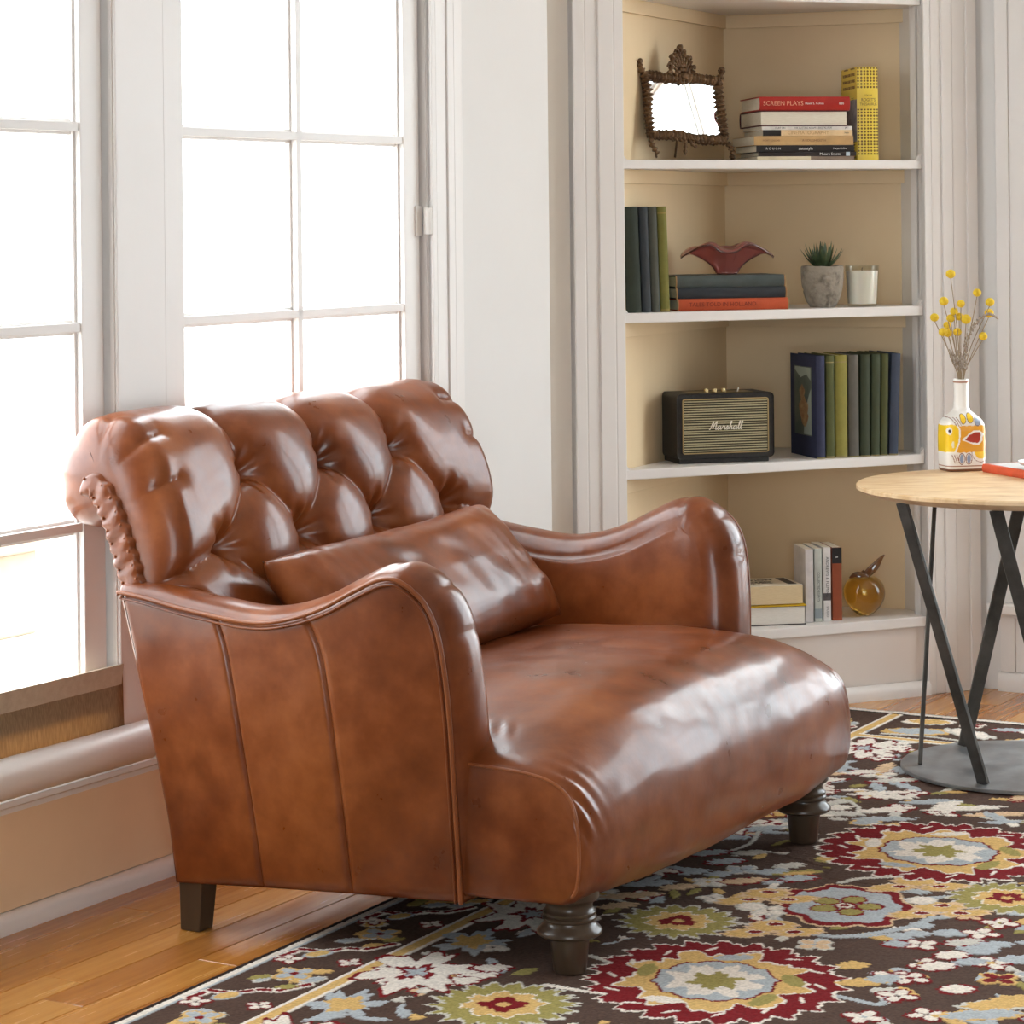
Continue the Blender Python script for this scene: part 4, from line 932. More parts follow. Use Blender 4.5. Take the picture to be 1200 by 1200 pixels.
# ============================================================ THINGS IN THE BOOKCASE
def bkp(px, m, z):       # point above bookcase plane offset m, at image column px, resting at height z
    y = 261+(HC-z)/6.6*FPX
    p = on_bk(px, y, m); return np.array([p[0], p[1], z])
Z1, Z2, Z3, Z4 = 1.4043, 1.0213, .6313, .2053
# ---- shelf 1: ornate mirror
brz = mat('carved_bronze', (.085, .045, .022), .42, .55, c2=(.20, .115, .055), nscale=45, ndetail=5, bump=.6, bscale=160, bdist=.003)
mo = bkp(808, -.088, Z1)
psi, lean, rol = R_(38), R_(11), R_(2.5)
Rm = np.array(Matrix.Rotation(psi, 3, 'Z') @ Matrix.Rotation(-lean, 3, 'X') @ Matrix.Rotation(rol, 3, 'Y'))
def MF(x, y, z): return mo+UP*.008+Rm@np.array([x, y, z])     # x right, -y towards viewer, z up
mir = empty('ornate_mirror', mo); tag(mir, 'small standing mirror in an ornate carved bronze frame, leaning on the top shelf', 'mirror')
hw, z0, z1 = .124, .052, .208
obj('mirror_glass', MB().box(lambda a, b, c: MF(a, b, c), -hw, hw, -.001, .003, z0, z1), mat('silvered_glass', (.88, .88, .86), .02, 1), mir)
obj('backing', MB().box(lambda a, b, c: MF(a, b, c), -hw-.006, hw+.006, .0035, .009, z0-.006, z1+.006), darkwood, mir)
f = MB(); rq = random.Random(5)
def path(pts, r, n=8, jit=.35):
    S_ = spline(pts, max(8, int(40*sum(np.linalg.norm(np.array(pts[i+1])-np.array(pts[i])) for i in range(len(pts)-1))/.1)))
    rr_ = [r*(1+jit*math.sin(i*1.3+pts[0][0]*200)+jit*.5*rq.uniform(-1, 1)) for i in range(len(S_))]
    rr_[-1] *= .4; f.tube([MF(*p) for p in S_], rr_, n)
def curl(x, z, ang, L, r, dirn=1, y=-.006):
    pts = []
    for k in range(7):
        u = k/6; a = ang+dirn*u*u*2.6; 
        if k == 0: p = np.array([x, z]); pts.append((p[0], y, p[1])); continue
        p = p+L/6*np.array([math.cos(a), math.sin(a)]); pts.append((p[0], y-.004*math.sin(u*3), p[1]))
    S_ = np.array(pts); f.tube([MF(*p) for p in S_], [r*(1-.55*k/6) for k in range(7)], 7)
    f.blob(MF(*S_[-1]), (r*.75,)*3, None, 1)
corners = [(-hw, z0), (hw, z0), (hw, z1), (-hw, z1)]
for (xa, za), (xb, zb) in zip(corners, corners[1:]+corners[:1]):
    path([(xa, -.003, za), ((xa*2+xb)/3+.002, -.004, (za*2+zb)/3+.003), ((xa+2*xb)/3-.002, -.003, (za+2*zb)/3-.003), (xb, -.003, zb)], .0108)
    n_ = int(math.hypot(xb-xa, zb-za)/.011); out = math.atan2(-(xb-xa), (zb-za)); 
    for k in range(n_):
        u = (k+.5)/n_; x_ = xa+(xb-xa)*u; z_ = za+(zb-za)*u; o_ = math.atan2((z_-(z0+z1)/2)*(abs(zb-za) < .01), (x_)*(abs(xb-xa) < .01))
        curl(x_, z_, o_+rq.uniform(-.7, .7), rq.uniform(.008, .017), rq.uniform(.0028, .0045), rq.choice([-1, 1]))
        if k % 4 == 2: curl(x_, z_, o_+math.pi+rq.uniform(-.4, .4), .012, .0032, rq.choice([-1, 1]))
        f.blob(MF(x_, -.007, z_), (.0065, .005, .0065), None, 1)
# corner horns
for sx in (-1, 1):
    path([(sx*hw, -.003, z1), (sx*(hw+.013), -.004, z1+.016), (sx*(hw+.018), -.005, z1+.038)], .0078)
    for a_ in (.3, 1.2, 2.2): curl(sx*(hw+.014), z1+.030, a_ if sx > 0 else math.pi-a_, .014, .004, rq.choice([-1, 1]))
    for k in range(3): curl(sx*(hw+.006+k*.003), z1+.006+k*.008, .2 if sx > 0 else math.pi-.2, .010, .003, sx)
obj('carved_frame', f, brz, mir, smooth=True)
f = MB()      # crest with a pierced shell
for k in range(9):
    a_ = R_(-68+17*k); path([(0, -.006, z1+.004), (.012*math.sin(a_), -.009, z1+.010+.012*math.cos(a_)), (.036*math.sin(a_), -.007, z1+.012+.048*math.cos(a_))], .0036, 7, .15)
path([(-.040, -.006, z1+.006), (-.034, -.006, z1+.030), (-.026, -.007, z1+.052), (-.010, -.007, z1+.062), (0, -.007, z1+.064)], .0062)
path([(.040, -.006, z1+.006), (.034, -.006, z1+.030), (.026, -.007, z1+.052), (.010, -.007, z1+.062), (0, -.007, z1+.064)], .0062)
path([(-.030, -.010, z1+.002), (-.012, -.013, z1+.018), (.012, -.013, z1+.018), (.030, -.010, z1+.002)], .0065)
for x_, z_, a_ in ((-.040, .010, 2.4), (-.036, .03, 2.2), (-.026, .052, 2), (.040, .010, .7), (.036, .03, .9), (.026, .052, 1.1), (0, .066, 1.57), (-.007, .070, 2.3), (.007, .070, .8), (0, .078, 1.57), (-.012, -.004, -1.8), (.012, -.004, -1.3), (0, -.008, -1.57)):
    curl(x_, z1+z_, a_, .016, .0048, 1 if x_ < 0 else -1)
f.blob(MF(0, -.008, z1+.080), (.009, .006, .009), None, 2); f.blob(MF(0, -.012, z1+.004), (.014, .008, .010), None, 2)
obj('crest', f, brz, mir, smooth=True)
f = MB()
path([(-hw, -.003, z0), (-hw-.006, -.006, z0-.020), (-hw+.002, -.009, z0-.040), (-hw+.010, -.010, -.004+.004)], .0062); path([(hw, -.003, z0), (hw+.016, -.006, z0-.016), (hw+.020, -.009, z0-.034), (hw+.014, -.010, .002)], .0070)
for x_, z_, a_ in ((-hw+.010, .003, 3.3), (hw+.014, .004, -.5), (hw+.020, .016, .6), (hw+.02, .02, -.9)): curl(x_, z_, a_, .014, .0045, 1)
path([(-.010, -.004, z0-.006), (-.016, -.006, .024), (-.020, -.007, .004)], .0045); path([(0, -.004, z0-.006), (.010, -.006, .034), (.022, -.007, .026)], .0045)
for k in range(9): curl(-.06+k*.015, z0-.008, -1.57+rq.uniform(-.6, .6), .010, .0035, rq.choice([-1, 1]))
obj('feet', f, brz, mir, smooth=True)
obj('strut', MB().tube([MF(0, .009, .14), MF(0, .055, .012)], .003, 8), brz, mir, smooth=True)
# ---- shelf 1: lying stack. order from the bottom
yb = R_(10); stk = bkp(943, -.045, Z1); zc = Z1
XL = .235
def lyc(dx, dy): return np.array([stk[0]+dx*math.cos(yb)-dy*math.sin(yb), stk[1]+dx*math.sin(yb)+dy*math.cos(yb)])
SG_ = 'lying books stacked on the top shelf beside the mirror'
blackc = cloth((38, 34, 34), .45); tanc = cloth((206, 166, 112), .6); creamc = cloth((240, 208, 160), .6); whitec = cloth((232, 226, 220), .5); redc = cloth((178, 42, 34), .42); plum = cloth((88, 36, 38), .5); photoc = cloth((150, 130, 112), .5)
specs = [
 # T, W, H, dx, cover, soft, label, spine text, bands, pageface
 (.0105, .20, .262, .004, cloth((236, 222, 190), .5), True, 'thin cream paperback at the very bottom of the stack, its spine half photo print', (), ((.55, 1, photoc),), False),
 (.0105, .19, .262, .008, cloth((52, 44, 42), .5), True, 'thin dark book lettered Masaru Emoto, second from the bottom of the stack', (('Masaru Emoto', .73, .0095, inkw),), ((.895, .935, cloth((190, 205, 215), .5)),), False),
 (.0175, .20, .264, .003, blackc, True, 'black softcover with white words on its spine, third from the bottom of the stack', (('R O U G H', .17, .0085, inkw), ('autostyle', .50, .0105, inkw), ('HarperCollins', .85, .0065, inkw)), (), False),
 (.0240, .21, .268, -.001, tanc, True, 'tan softcover with faint brown lettering in the middle of the stack', (('MORT COLLINS', .17, .0065, inkr), ('A ROUGH GUTH', .60, .0085, inkr)), (), False),
 (.0150, .175, .242, .010, creamc, True, 'pale orange book lettered CINEMATOGRAPHY with a black block on its spine', (('CINEMATOGRAPHY', .50, .0125, cloth((196, 158, 112), .6)), ('hello', .93, .006, inkk)), ((0, .20, blackc),), False),
 (.0095, .175, .244, .008, whitec, True, 'thin white paperback with small black lettering, just above the cinematography book', (('HURT ON', .2, .006, inkk), ('THE CUTTING ROOM & DIGITAL FILM', .56, .006, inkk), ('JM', .93, .006, inkk)), (), False),
 (.0400, .20, .236, .000, plum, False, 'thick book turned round, its white page edges outward and plum cover', (), (), True),
 (.0360, .19, .243, .002, redc, False, 'red hardcover lettered SCREEN PLAYS on top of the stack', (('SCREEN PLAYS', .255, .0165, cloth((236, 170, 140), .5)), ('David S. Cohen', .60, .0080, inkw), ('BBS', .90, .0085, inkw)), (), False)]
for T_, W_, H_, dx, cv, soft, lab, txt, bands, pf in specs:
    q = lyc(dx, 0); book((q[0], q[1], zc), W_, H_, T_, yb+R_(rr.uniform(-1.2, 1.2)), cv, lie=True, label=lab, group=SG_, spine_txt=txt, bands=bands, soft=soft, pageface=pf, thick=.0012 if soft else .0028); zc += T_+.0003
# printed photo strip pages on the turned-round book's cover edges
# ---- yellow thesaurus, standing
yc = srgb(236, 208, 84)
ym = mat('yellow_dotted', yc, .45); t = ym.node_tree; vo = t.nodes.new('ShaderNodeTexVoronoi'); vo.inputs['Randomness'].default_value = 0; vo.inputs['Scale'].default_value = 120
tco = t.nodes.new('ShaderNodeTexCoord'); rmp = t.nodes.new('ShaderNodeValToRGB'); rmp.color_ramp.interpolation = 'CONSTANT'; rmp.color_ramp.elements[0].color = (*srgb(120, 92, 30), 1); rmp.color_ramp.elements[1].position = .34; rmp.color_ramp.elements[1].color = (*yc, 1)
mq = t.nodes.new('ShaderNodeMapping'); mq.inputs['Scale'].default_value = (1, 0, 1); t.links.new(tco.outputs['Object'], mq.inputs[0]); t.links.new(mq.outputs[0], vo.inputs['Vector']); t.links.new(vo.outputs['Distance'], rmp.inputs[0]); t.links.new(rmp.outputs[0], t.nodes['Principled BSDF'].inputs['Base Color'])
yel = mat('plain_yellow', yc, .45); yp = bkp(1017.5, -.04, Z1)
ye, yf = book((yp[0], yp[1], Z1), .165, .245, .056, R_(7), ym, label='yellow dotted thesaurus standing upright at the right end of the top shelf', bands=((.55, .765, yel), (.0, .06, yel)), thick=.003)
for s_, z_, sz in (("ROGET'S", .158, .0115), ('THESAURUS', .148-.0015, .0098), ('COLLINS', .170, .006)): text('lettering', s_, (lambda z_: lambda x, y, d: yf(x, -.0062-d, z_+y))(z_), sz, inkr, ye, sx=.85)
obj('cover_panel', MB().box(yf, -.0286, -.028, .004, .16, .165, .24), yel, ye); obj('cover_picture', MB().box(yf, -.0287, -.028, .004, .16, .05, .160), mat('grey_print', srgb(176, 172, 180), .5, c2=srgb(130, 126, 140), nscale=30), ye)
for k in range(3): text('lettering', 'THE ESSENTIAL GUIDE TO WORDS', (lambda k: lambda x, y, d: yf(-.0287-d, .082-x, .226-k*.017+y))(k), .0105, inkr, ye, sx=.75)
# ---- shelf 2: four upright books at the left
def upright(px0, px1, z, m, H_, W_, cv, label, group, yaw=0., lean=0., bands=(), txt=None, soft=False, thick=.0026):
    c = bkp((px0+px1)/2, m, z); D = c[1]; T_ = (px1-px0)/FPX*D/math.cos(yaw)*.985
    return book((c[0], c[1], z), W_, H_, T_, yaw, cv, label=label, group=group, lean=lean, bands=bands, spine_txt=txt, soft=soft, thick=thick)
G2 = 'old clothbound books at the left of the second shelf'
oliv = cloth((122, 118, 54)); dkg = cloth((50, 58, 48)); slate = cloth((62, 68, 72)); greyg = cloth((82, 84, 74)); gold_b = cloth((150, 132, 70))
L2 = R_(1.6)
for p0, p1, cv, lab, b in ((734.5, 752, dkg, 'thick dark green clothbound book, first from the left casing', ()), (753, 763.5, slate, 'slate blue clothbound book beside the thick dark green one', ()), (764, 774, greyg, 'grey-green clothbound book between the slate and the olive ones', ()), (774.5, 785.5, oliv, 'olive yellow clothbound book at the right end of the upright four', ((0, .03, gold_b), (.93, .945, gold_b)))):
    upright(p0, p1, Z2, -.028, .266, .17, cv, lab, G2, R_(6), -L2, b)
# three lying under the glass bowl
G2b = 'old books lying under the purple glass bowl'; zc = Z2
st2 = bkp(859.5, -.035, Z2)
for T_, H_, dx, cv, lab, tx in ((.030, .298, .0, cloth((196, 84, 46), .7), 'orange-red clothbound book with dark title at the bottom under the bowl', (('TALES TOLD IN HOLLAND', .40, .015, cloth((120, 40, 22), .7)),)), (.0285, .296, -.004, cloth((44, 48, 54), .7), 'dark navy clothbound book in the middle under the bowl', None), (.030, .294, -.006, cloth((74, 82, 80), .7), 'dull blue-green clothbound book directly under the purple bowl', None)):
    y_ = R_(13); book((st2[0]+dx, st2[1], zc), .19, H_, T_, y_, cv, lie=True, label=lab, group=G2b, spine_txt=tx, bands=((.0, .012, cloth((170, 130, 84))), (.988, 1, cloth((170, 130, 84))))); zc += T_+.0003
# ruffled purple glass bowl
pgl = bpy.data.materials.new('purple_glass'); pgl.use_nodes = True; b_ = pgl.node_tree.nodes['Principled BSDF']; b_.inputs['Base Color'].default_value = (.72, .36, .35, 1); b_.inputs['Roughness'].default_value = .07; b_.inputs['Transmission Weight'].default_value = .9; b_.inputs['IOR'].default_value = 1.45; b_.inputs['Coat Weight'].default_value = .6
bc_ = bkp(852, -.11, zc); rows_ = []
NT = 96
for k in range(26):
    u = k/25; r = []
    for j in range(NT):
        th_ = 2*math.pi*j/NT
        ruf = .5*math.cos(2*th_)+.42*math.cos(4*th_+.3)+.22*math.cos(7*th_+1)
        dip = math.exp(-((abs(math.sin(th_))-1)/.06)**2); zr = .058+.034*abs(math.sin(th_))**.9-.017*dip+.004*math.sin(5*th_)
        rad_ = .028+.066*u**1.5*(1+.10*ruf)+.012*u**6*abs(math.cos(th_)); zz_ = .002+zr*u**.85
        if u > .86: rad_ += (u-.86)*.06; zz_ -= (u-.86)**2*.9
        r.append(bc_+np.array([rad_*math.cos(th_)*1.0, rad_*.72*math.sin(th_), max(zz_, .0012)]))
    rows_.append(r)
mb = MB().grid(rows_, cv=True); mb.f.append(tuple(range(NT))[::-1])
bowl = obj('glass_bowl', mb, pgl, None, smooth=True, loc=bc_, recalc=False); so = bowl.modifiers.new('wall', 'SOLIDIFY'); so.thickness = .0035; so.offset = 0
tag(bowl, 'ruffled purple glass bowl standing on three lying books', 'bowl')
# concrete pot with a spiky succulent
pc = bkp(964, -.075, Z2); con = mat('rough_concrete', (.30, .26, .21), .9, c2=(.13, .11, .085), nscale=28, ndetail=8, lo=.5, hi=.72, bump=.9, bscale=70, bdist=.006)
pot = empty('concrete_pot', pc); tag(pot, 'rough grey concrete pot standing beside the candle on the second shelf', 'pot')
pr = [(.001, 0), (.030, 0), (.034, .003), (.043, .018), (.050, .040), (.054, .062), (.0555, .085), (.0555, .104), (.0535, .108), (.050, .107), (.048, .098), (.001, .097)]
P = spline(pr, 60); g = []
for i, (r_, z_) in enumerate(P):
    q = []
    for j in range(72):
        th_ = 2*math.pi*j/72; nz_ = mnoise.noise(Vector((math.cos(th_)*3, math.sin(th_)*3, z_*55)))
        d_ = -.0035*max(0, nz_-.28)*6*(r_ > .03) ; q.append(pc+np.array([(r_+d_)*math.cos(th_), (r_+d_)*math.sin(th_), z_+.002*nz_*(z_ > .1)]))
    g.append(q)
mb = MB().grid(g, cv=True); mb.f.append(tuple(range(72))[::-1]); mb.f.append(tuple(59*72+j for j in range(72))); obj('pot_body', mb, con, pot, smooth=True)
obj('soil', MB().lathe([(.001, .101), (.046, .100), (.048, .097)], pc, 30), mat('soil', (.05, .035, .025), .95), pot)
suc = empty('succulent', pc+UP*.1); tag(suc, 'spiky dark green succulent growing in the concrete pot', 'succulent')
sm_ = mat('succulent_green', (.045, .070, .030), .45, c2=(.075, .11, .05), nscale=30)
for k in range(34):
    ring_ = k // 9; th_ = k*2.399; tilt = [1.02, .78, .50, .18][min(ring_, 3)]; L_ = [.074, .076, .074, .066][min(ring_, 3)]*rr.uniform(.9, 1.1)
    dx_ = np.array([math.cos(th_), math.sin(th_), 0]); sd_ = np.cross(UP, dx_); g = []
    for i in range(8):
        u = i/7; a_ = tilt-.25*u; c = pc+UP*.099+dx_*(.006+L_*u*math.sin(a_))+UP*(L_*u*math.cos(a_)); wd = .0088*(1-u)**.7*(.75+.9*u*(1-u)*2); nn = dx_*math.cos(a_)-UP*math.sin(a_)
        g.append([c-sd_*wd, c+nn*wd*.35, c+sd_*wd, c+nn*wd*-.0-nn*0+nn*(.0)*0-(-nn)*0+nn*-.0+nn*0+(-nn)*wd*-.05])
    mb = MB().grid(g, cv=True); mb.f.append((0, 1, 2, 3)); obj('leaf', mb, sm_, suc, smooth=False)
# candle in a glass
cc = bkp(1010.5, -.055, Z2); cd = empty('candle_glass', cc); tag(cd, 'white candle in a clear glass tumbler beside the concrete pot', 'candle')
cg = bpy.data.materials.new('clear_glass'); cg.use_nodes = True; t = cg.node_tree; t.nodes.clear(); o_ = t.nodes.new('ShaderNodeOutputMaterial'); mx = t.nodes.new('ShaderNodeMixShader'); tr = t.nodes.new('ShaderNodeBsdfTransparent'); gl = t.nodes.new('ShaderNodeBsdfGlossy'); gl.inputs['Roughness'].default_value = .03; lw = t.nodes.new('ShaderNodeLayerWeight'); lw.inputs[0].default_value = .06; tr.inputs['Color'].default_value = (.95, .96, .95, 1)
t.links.new(lw.outputs['Facing'], mx.inputs[0]); t.links.new(tr.outputs[0], mx.inputs[1]); t.links.new(gl.outputs[0], mx.inputs[2]); t.links.new(mx.outputs[0], o_.inputs[0])
obj('tumbler', MB().lathe([(.001, 0), (.036, 0), (.0385, .003), (.0445, .1065), (.0435, .1075), (.0425, .1065), (.0370, .008), (.001, .007)], cc, 48), cg, cd, auto=40)
obj('wax', MB().lathe([(.001, .0075), (.0366, .0075), (.0372, .012), (.0418, .094), (.039, .092), (.001, .091)], cc, 48), mat('candle_wax', (.86, .80, .71), .5, sss=.3), cd, auto=40)
obj('wick', MB().tube([cc+UP*.09, cc+UP*.099, cc+np.array([.002, 0, .102])], .0009, 6), inkk, cd)
# ---- shelf 3: loudspeaker with script badge
sb = bkp(851, -.045, Z3); ys = R_(15); SXW, SD, SHH = .263, .135, .166
def SF(x, y, z): return np.array([sb[0]+x*math.cos(ys)-y*math.sin(ys), sb[1]+x*math.sin(ys)+y*math.cos(ys), sb[2]+z])
spk = empty('tabletop_speaker', sb); tag(spk, 'black tabletop loudspeaker with gold pinstriped grille and script badge on the third shelf', 'speaker')
vin = mat('black_vinyl', (.018, .016, .015), .55, c2=(.03, .027, .025), nscale=200, bump=.4, bscale=500, bdist=.001)
def rrect(w_, h_, r, n=6, cz=0):
    pts = []
    for cx, cy, a0 in ((w_/2-r, h_/2-r, 0), (-w_/2+r, h_/2-r, 90), (-w_/2+r, -h_/2+r, 180), (w_/2-r, -h_/2+r, 270)):
        for k in range(n+1): a = R_(a0+90*k/n); pts.append((cx+r*math.cos(a), cy+r*math.sin(a)+cz))
    return pts
cz_ = .012+SHH/2
sh = MB(); prof_ = rrect(SXW, SHH, .012); L = []
for y_, k in ((.004, .985), (0, 1), (SD-.004, 1), (SD, .985)): L.append([SF(x*k, y_, z*k+cz_) for x, z in prof_])
sh.grid(L, cv=True); k = len(prof_); sh.f.append(tuple(range(k))); sh.f.append(tuple(3*k+i for i in range(k))[::-1]); obj('cabinet', sh, vin, spk, auto=40)
obj('plinth', MB().box(SF, -SXW/2+.008, SXW/2-.012, .008, SD-.006, 0, .014), vin, spk, bevel=.002)
gw_, gh_ = SXW-.030, SHH-.026; po, pi_ = rrect(gw_, gh_, .006), rrect(gw_-.005, gh_-.005, .004)
fr2 = MB(); fr2.grid([[SF(x, y_, z+cz_) for x, z in pp] for pp, y_ in ((po, .003), (po, -.0015), (pi_, -.0015), (pi_, .003))], cv=True); obj('grille_trim', fr2, mat('gold_trim', (.52, .40, .20), .35, .7), spk)
obj('grille_cloth', MB().box(SF, -gw_/2+.002, gw_/2-.002, .0012, .003, cz_-gh_/2+.002, cz_+gh_/2-.002), mat('grille_dark', (.045, .038, .022), .9), spk)
stp = mat('gold_thread', (.50, .44, .28), .6, c2=(.42, .37, .22), nscale=200)
for k in range(21):
    z_ = cz_-gh_/2+.007+(gh_-.014)*k/20; mb = MB(); mb.tube([SF(x, .0008, z_) for x in (-gw_/2+.004, gw_/2-.004)], .0016, 6); obj('grille_cord', mb, stp, spk)
# script badge written as pen strokes
ltr = {'M': [[(0, .1), (.05, 0), (.14, .25), (.30, 1.0), (.34, 1.02), (.36, .5), (.36, .12), (.5, .6), (.72, 1.05), (.70, .5), (.70, .08), (.76, .0), (.84, .1)]],
 'a': [[(.42, .36), (.30, .46), (.12, .34), (.06, .14), (.14, .0), (.28, .06), (.42, .34), (.40, .1), (.46, .0), (.56, .1)]],
 'r': [[(0, .1), (.12, .42), (.18, .5), (.20, .38), (.34, .42), (.32, .2), (.34, .02), (.46, .08)]],
 's': [[(0, .1), (.16, .40), (.20, .48), (.26, .2), (.20, .02), (.06, .02)], [(.20, .02), (.34, .08)]],
 'h': [[(0, .1), (.18, .7), (.22, 1.0), (.14, 1.02), (.10, .5), (.06, .0), (.16, .32), (.30, .44), (.32, .2), (.32, .02), (.44, .1)]],
 'l': [[(0, .1), (.18, .7), (.22, 1.0), (.14, 1.04), (.10, .5), (.12, .06), (.20, .0), (.28, .1)]]}
bd = MB(); x0 = 0; adv = {'M': .84, 'a': .54, 'r': .44, 's': .36, 'h': .44, 'l': .26}
word = 'Marshall'; tot = sum(adv[c] for c in word); scx = .088/tot
for c in word:
    for st_ in ltr[c]:
        S_ = spline([(x0+a, b) for a, b in st_], len(st_)*4)
        bd.tube([SF((a-tot/2)*scx+(b-.5)*.0045, -.0035, cz_+(b-.45)*.020) for a, b in S_], .00115, 6)
    x0 += adv[c]
obj('script_badge', bd, mat('badge_white', (.82, .76, .66), .35), spk, smooth=True)
obj('control_panel', MB().box(SF, -.085, .085, .03, .10, cz_+SHH/2-.001, cz_+SHH/2+.0006), mat('brass_plate', (.30, .22, .10), .4, .8), spk)
for x_ in (-.035, -.012, .012): obj('knob', MB().lathe([(.001, 0), (.006, 0), (.0062, .002), (.0055, .009), (.001, .0095)], SF(x_, .05, cz_+SHH/2+.0005), 20), MATS['gold_trim'], spk, auto=40)
obj('switch', MB().tube([SF(.05, .05, cz_+SHH/2), SF(.052, .046, cz_+SHH/2+.010)], .002, 8), MATS['badge_white'], spk)
# ---- shelf 3: eight upright books
G3 = 'old clothbound books at the right of the third shelf'; navy = cloth((48, 52, 78)); grn = cloth((84, 88, 46)); yo = cloth((142, 134, 62)); gr = cloth((98, 94, 86)); dg1 = cloth((58, 66, 46)); dg2 = cloth((66, 74, 50)); dg3 = cloth((80, 84, 46)); blu = cloth((66, 74, 92)); gld = cloth((146, 130, 84))
g3 = []
for i, (p0, p1, cv, lab, ln) in enumerate(((957.5, 968, navy, 'navy clothbound book with a pasted colour picture on its facing cover', 0), (969, 979, grn, 'moss green clothbound book right beside the navy picture book', 0), (979.5, 994, yo, 'olive gold clothbound book between the moss green and grey ones', 0), (995, 1007.5, gr, 'grey clothbound book in the middle of the third shelf row', 0), (1008.5, 1020, dg1, 'dark green clothbound book right beside the grey one', .6), (1021, 1031.5, dg2, 'second dark green clothbound book, left of the thin green one', 1), (1032, 1040.5, dg3, 'thin brighter green clothbound book leaning on the blue one', 1.3), (1042, 1053, blu, 'faded blue clothbound book leaning at the right end of the row', 2.2))):
    e, ff = upright(p0, p1, Z3, -.020, .266 if i else .266, .185 if i == 0 else .17, cv, lab, G3, R_(13 if i else 15), R_(ln), ((0.0, .02, gld), (.93, .94, gld)) if i in (1, 2) else ((0, .012, gld),))
    g3.append((e, ff))
e, ff = g3[0]; T0_ = (10.5)/FPX*6.5/math.cos(R_(15))*.985/2
obj('cover_picture', MB().box(ff, -T0_-.0006, -T0_+.0002, .035, .155, .055, .235), mat('pasted_picture', srgb(98, 104, 92), .5, c2=srgb(70, 84, 78), nscale=14), e)
pic = MB()
for cx_, cz2, a_, b_2 in ((.09, .12, .03, .035), (.10, .165, .018, .02), (.08, .10, .022, .02)):
    pts = [(cx_+a_*math.cos(q)*(1+.2*math.sin(3*q)), cz2+b_2*math.sin(q)*(1+.15*math.cos(4*q))) for q in np.linspace(0, 2*math.pi, 24, endpoint=False)]
    k = len(pic.v); pic.add([ff(-T0_-.0010-.0002*cx_*10, y_, z_) for y_, z_ in pts], [tuple(range(24))])
obj('picture_figure', pic, mat('picture_brown', srgb(140, 96, 62), .5, c2=srgb(170, 140, 100), nscale=60), e, recalc=False)
pic = MB(); pts = [(.04, .20), (.07, .215), (.11, .205), (.15, .225), (.15, .233), (.04, .233)]; pic.add([ff(-T0_-.0010, y_, z_) for y_, z_ in pts], [tuple(range(6))]); pic.add([ff(-T0_-.0010, y_, z_) for y_, z_ in [(.037, .058), (.09, .058), (.085, .09), (.06, .15), (.045, .17), (.037, .18)]], [tuple(range(6))])
obj('picture_sky', pic, mat('picture_sky_blue', srgb(160, 170, 156), .5), e, recalc=False)
# ---- shelf 4
G4 = 'lying paperbacks on the bottom shelf beside the chair arm'; s4 = bkp(900, -.05, Z4)
whp = mat('white_pages', (.80, .76, .70), .8, c2=(.72, .68, .61), nscale=60, stretch=(1, 1, 14)); yep = mat('yellowed_pages', (.72, .58, .36), .8, c2=(.64, .50, .30), nscale=60, stretch=(1, 1, 14))
ya = R_(10)
ea, fa = book((s4[0], s4[1], Z4), .15, .205, .050, ya, cloth((58, 52, 50), .5), whp, lie=True, label='thick hardback with white pages and yellow-edged cover at the bottom of the pair', group=G4, pageface=True)
obj('yellow_edge', MB().box(fa, .0235, .0262, -.001, .15, -.1035, .1035), cloth((226, 182, 34), .5), ea)
eb, fb_ = book((s4[0]-.002, s4[1]+.006, Z4+.0536), .15, .196, .048, ya+R_(2), cloth((226, 214, 190), .5), yep, lie=True, label='thick paperback with yellowed pages and printed cream cover lying on the hardback', group=G4, pageface=True, soft=True, thick=.0015)
obj('cover_block', MB().box(fb_, .0241, .0247, .02, .13, .065, .088), inkk, eb)
for k, (s_, z_) in enumerate((('SHORT FICTION', -.05), ('COLLECTED', -.04))): text('lettering', s_, (lambda k, z_: lambda x, y, d: fb_(.0246+d, .10-.035*k+y, z_+x))(k, z_), .026, inkk, eb, bold=.0006)
text('lettering', 'an anthology of stories', lambda x, y, d: fb_(.0246+d, .045+y, -.02+x), .011, inkk, eb)
G4b = 'upright paperbacks on the bottom shelf left of the glass apple'
wt = cloth((224, 220, 218), .5); pg = cloth((196, 200, 192), .5); wt2 = cloth((228, 224, 220), .5); rb = cloth((150, 74, 44), .5); wt3 = cloth((214, 208, 206), .5)
for i, (p0, p1, cv, lab, h_, tx, bb) in enumerate((
  (944.5, 954, wt3, 'thick white paperback, first of the upright four beside the lying pair', .190, None, ()),
  (955.5, 964, pg, 'pale grey-green paperback, second of the upright four', .190, (('COLLECTED ESSAYS', .48, .0085, inkk),), ((.05, .18, cloth((150, 160, 165), .5)),)),
  (965.5, 974.5, wt2, 'white paperback with black spine lettering and small picture, third of the upright four', .192, (('ANDREWS & FLEMING', .60, .0105, inkk), ('STUDIO', .13, .008, inkk)), ((.28, .38, cloth((90, 84, 84), .5)),)),
  (976, 987.5, rb, 'rust brown paperback with black top block beside the glass apple', .190, (('a', .87, .012, inkw),), ((.78, .995, blackc),)))):
    upright(p0, p1, Z4, -.045, h_, .125, cv, lab, G4b, R_(8), 0, bb, tx, soft=True, thick=.0012)
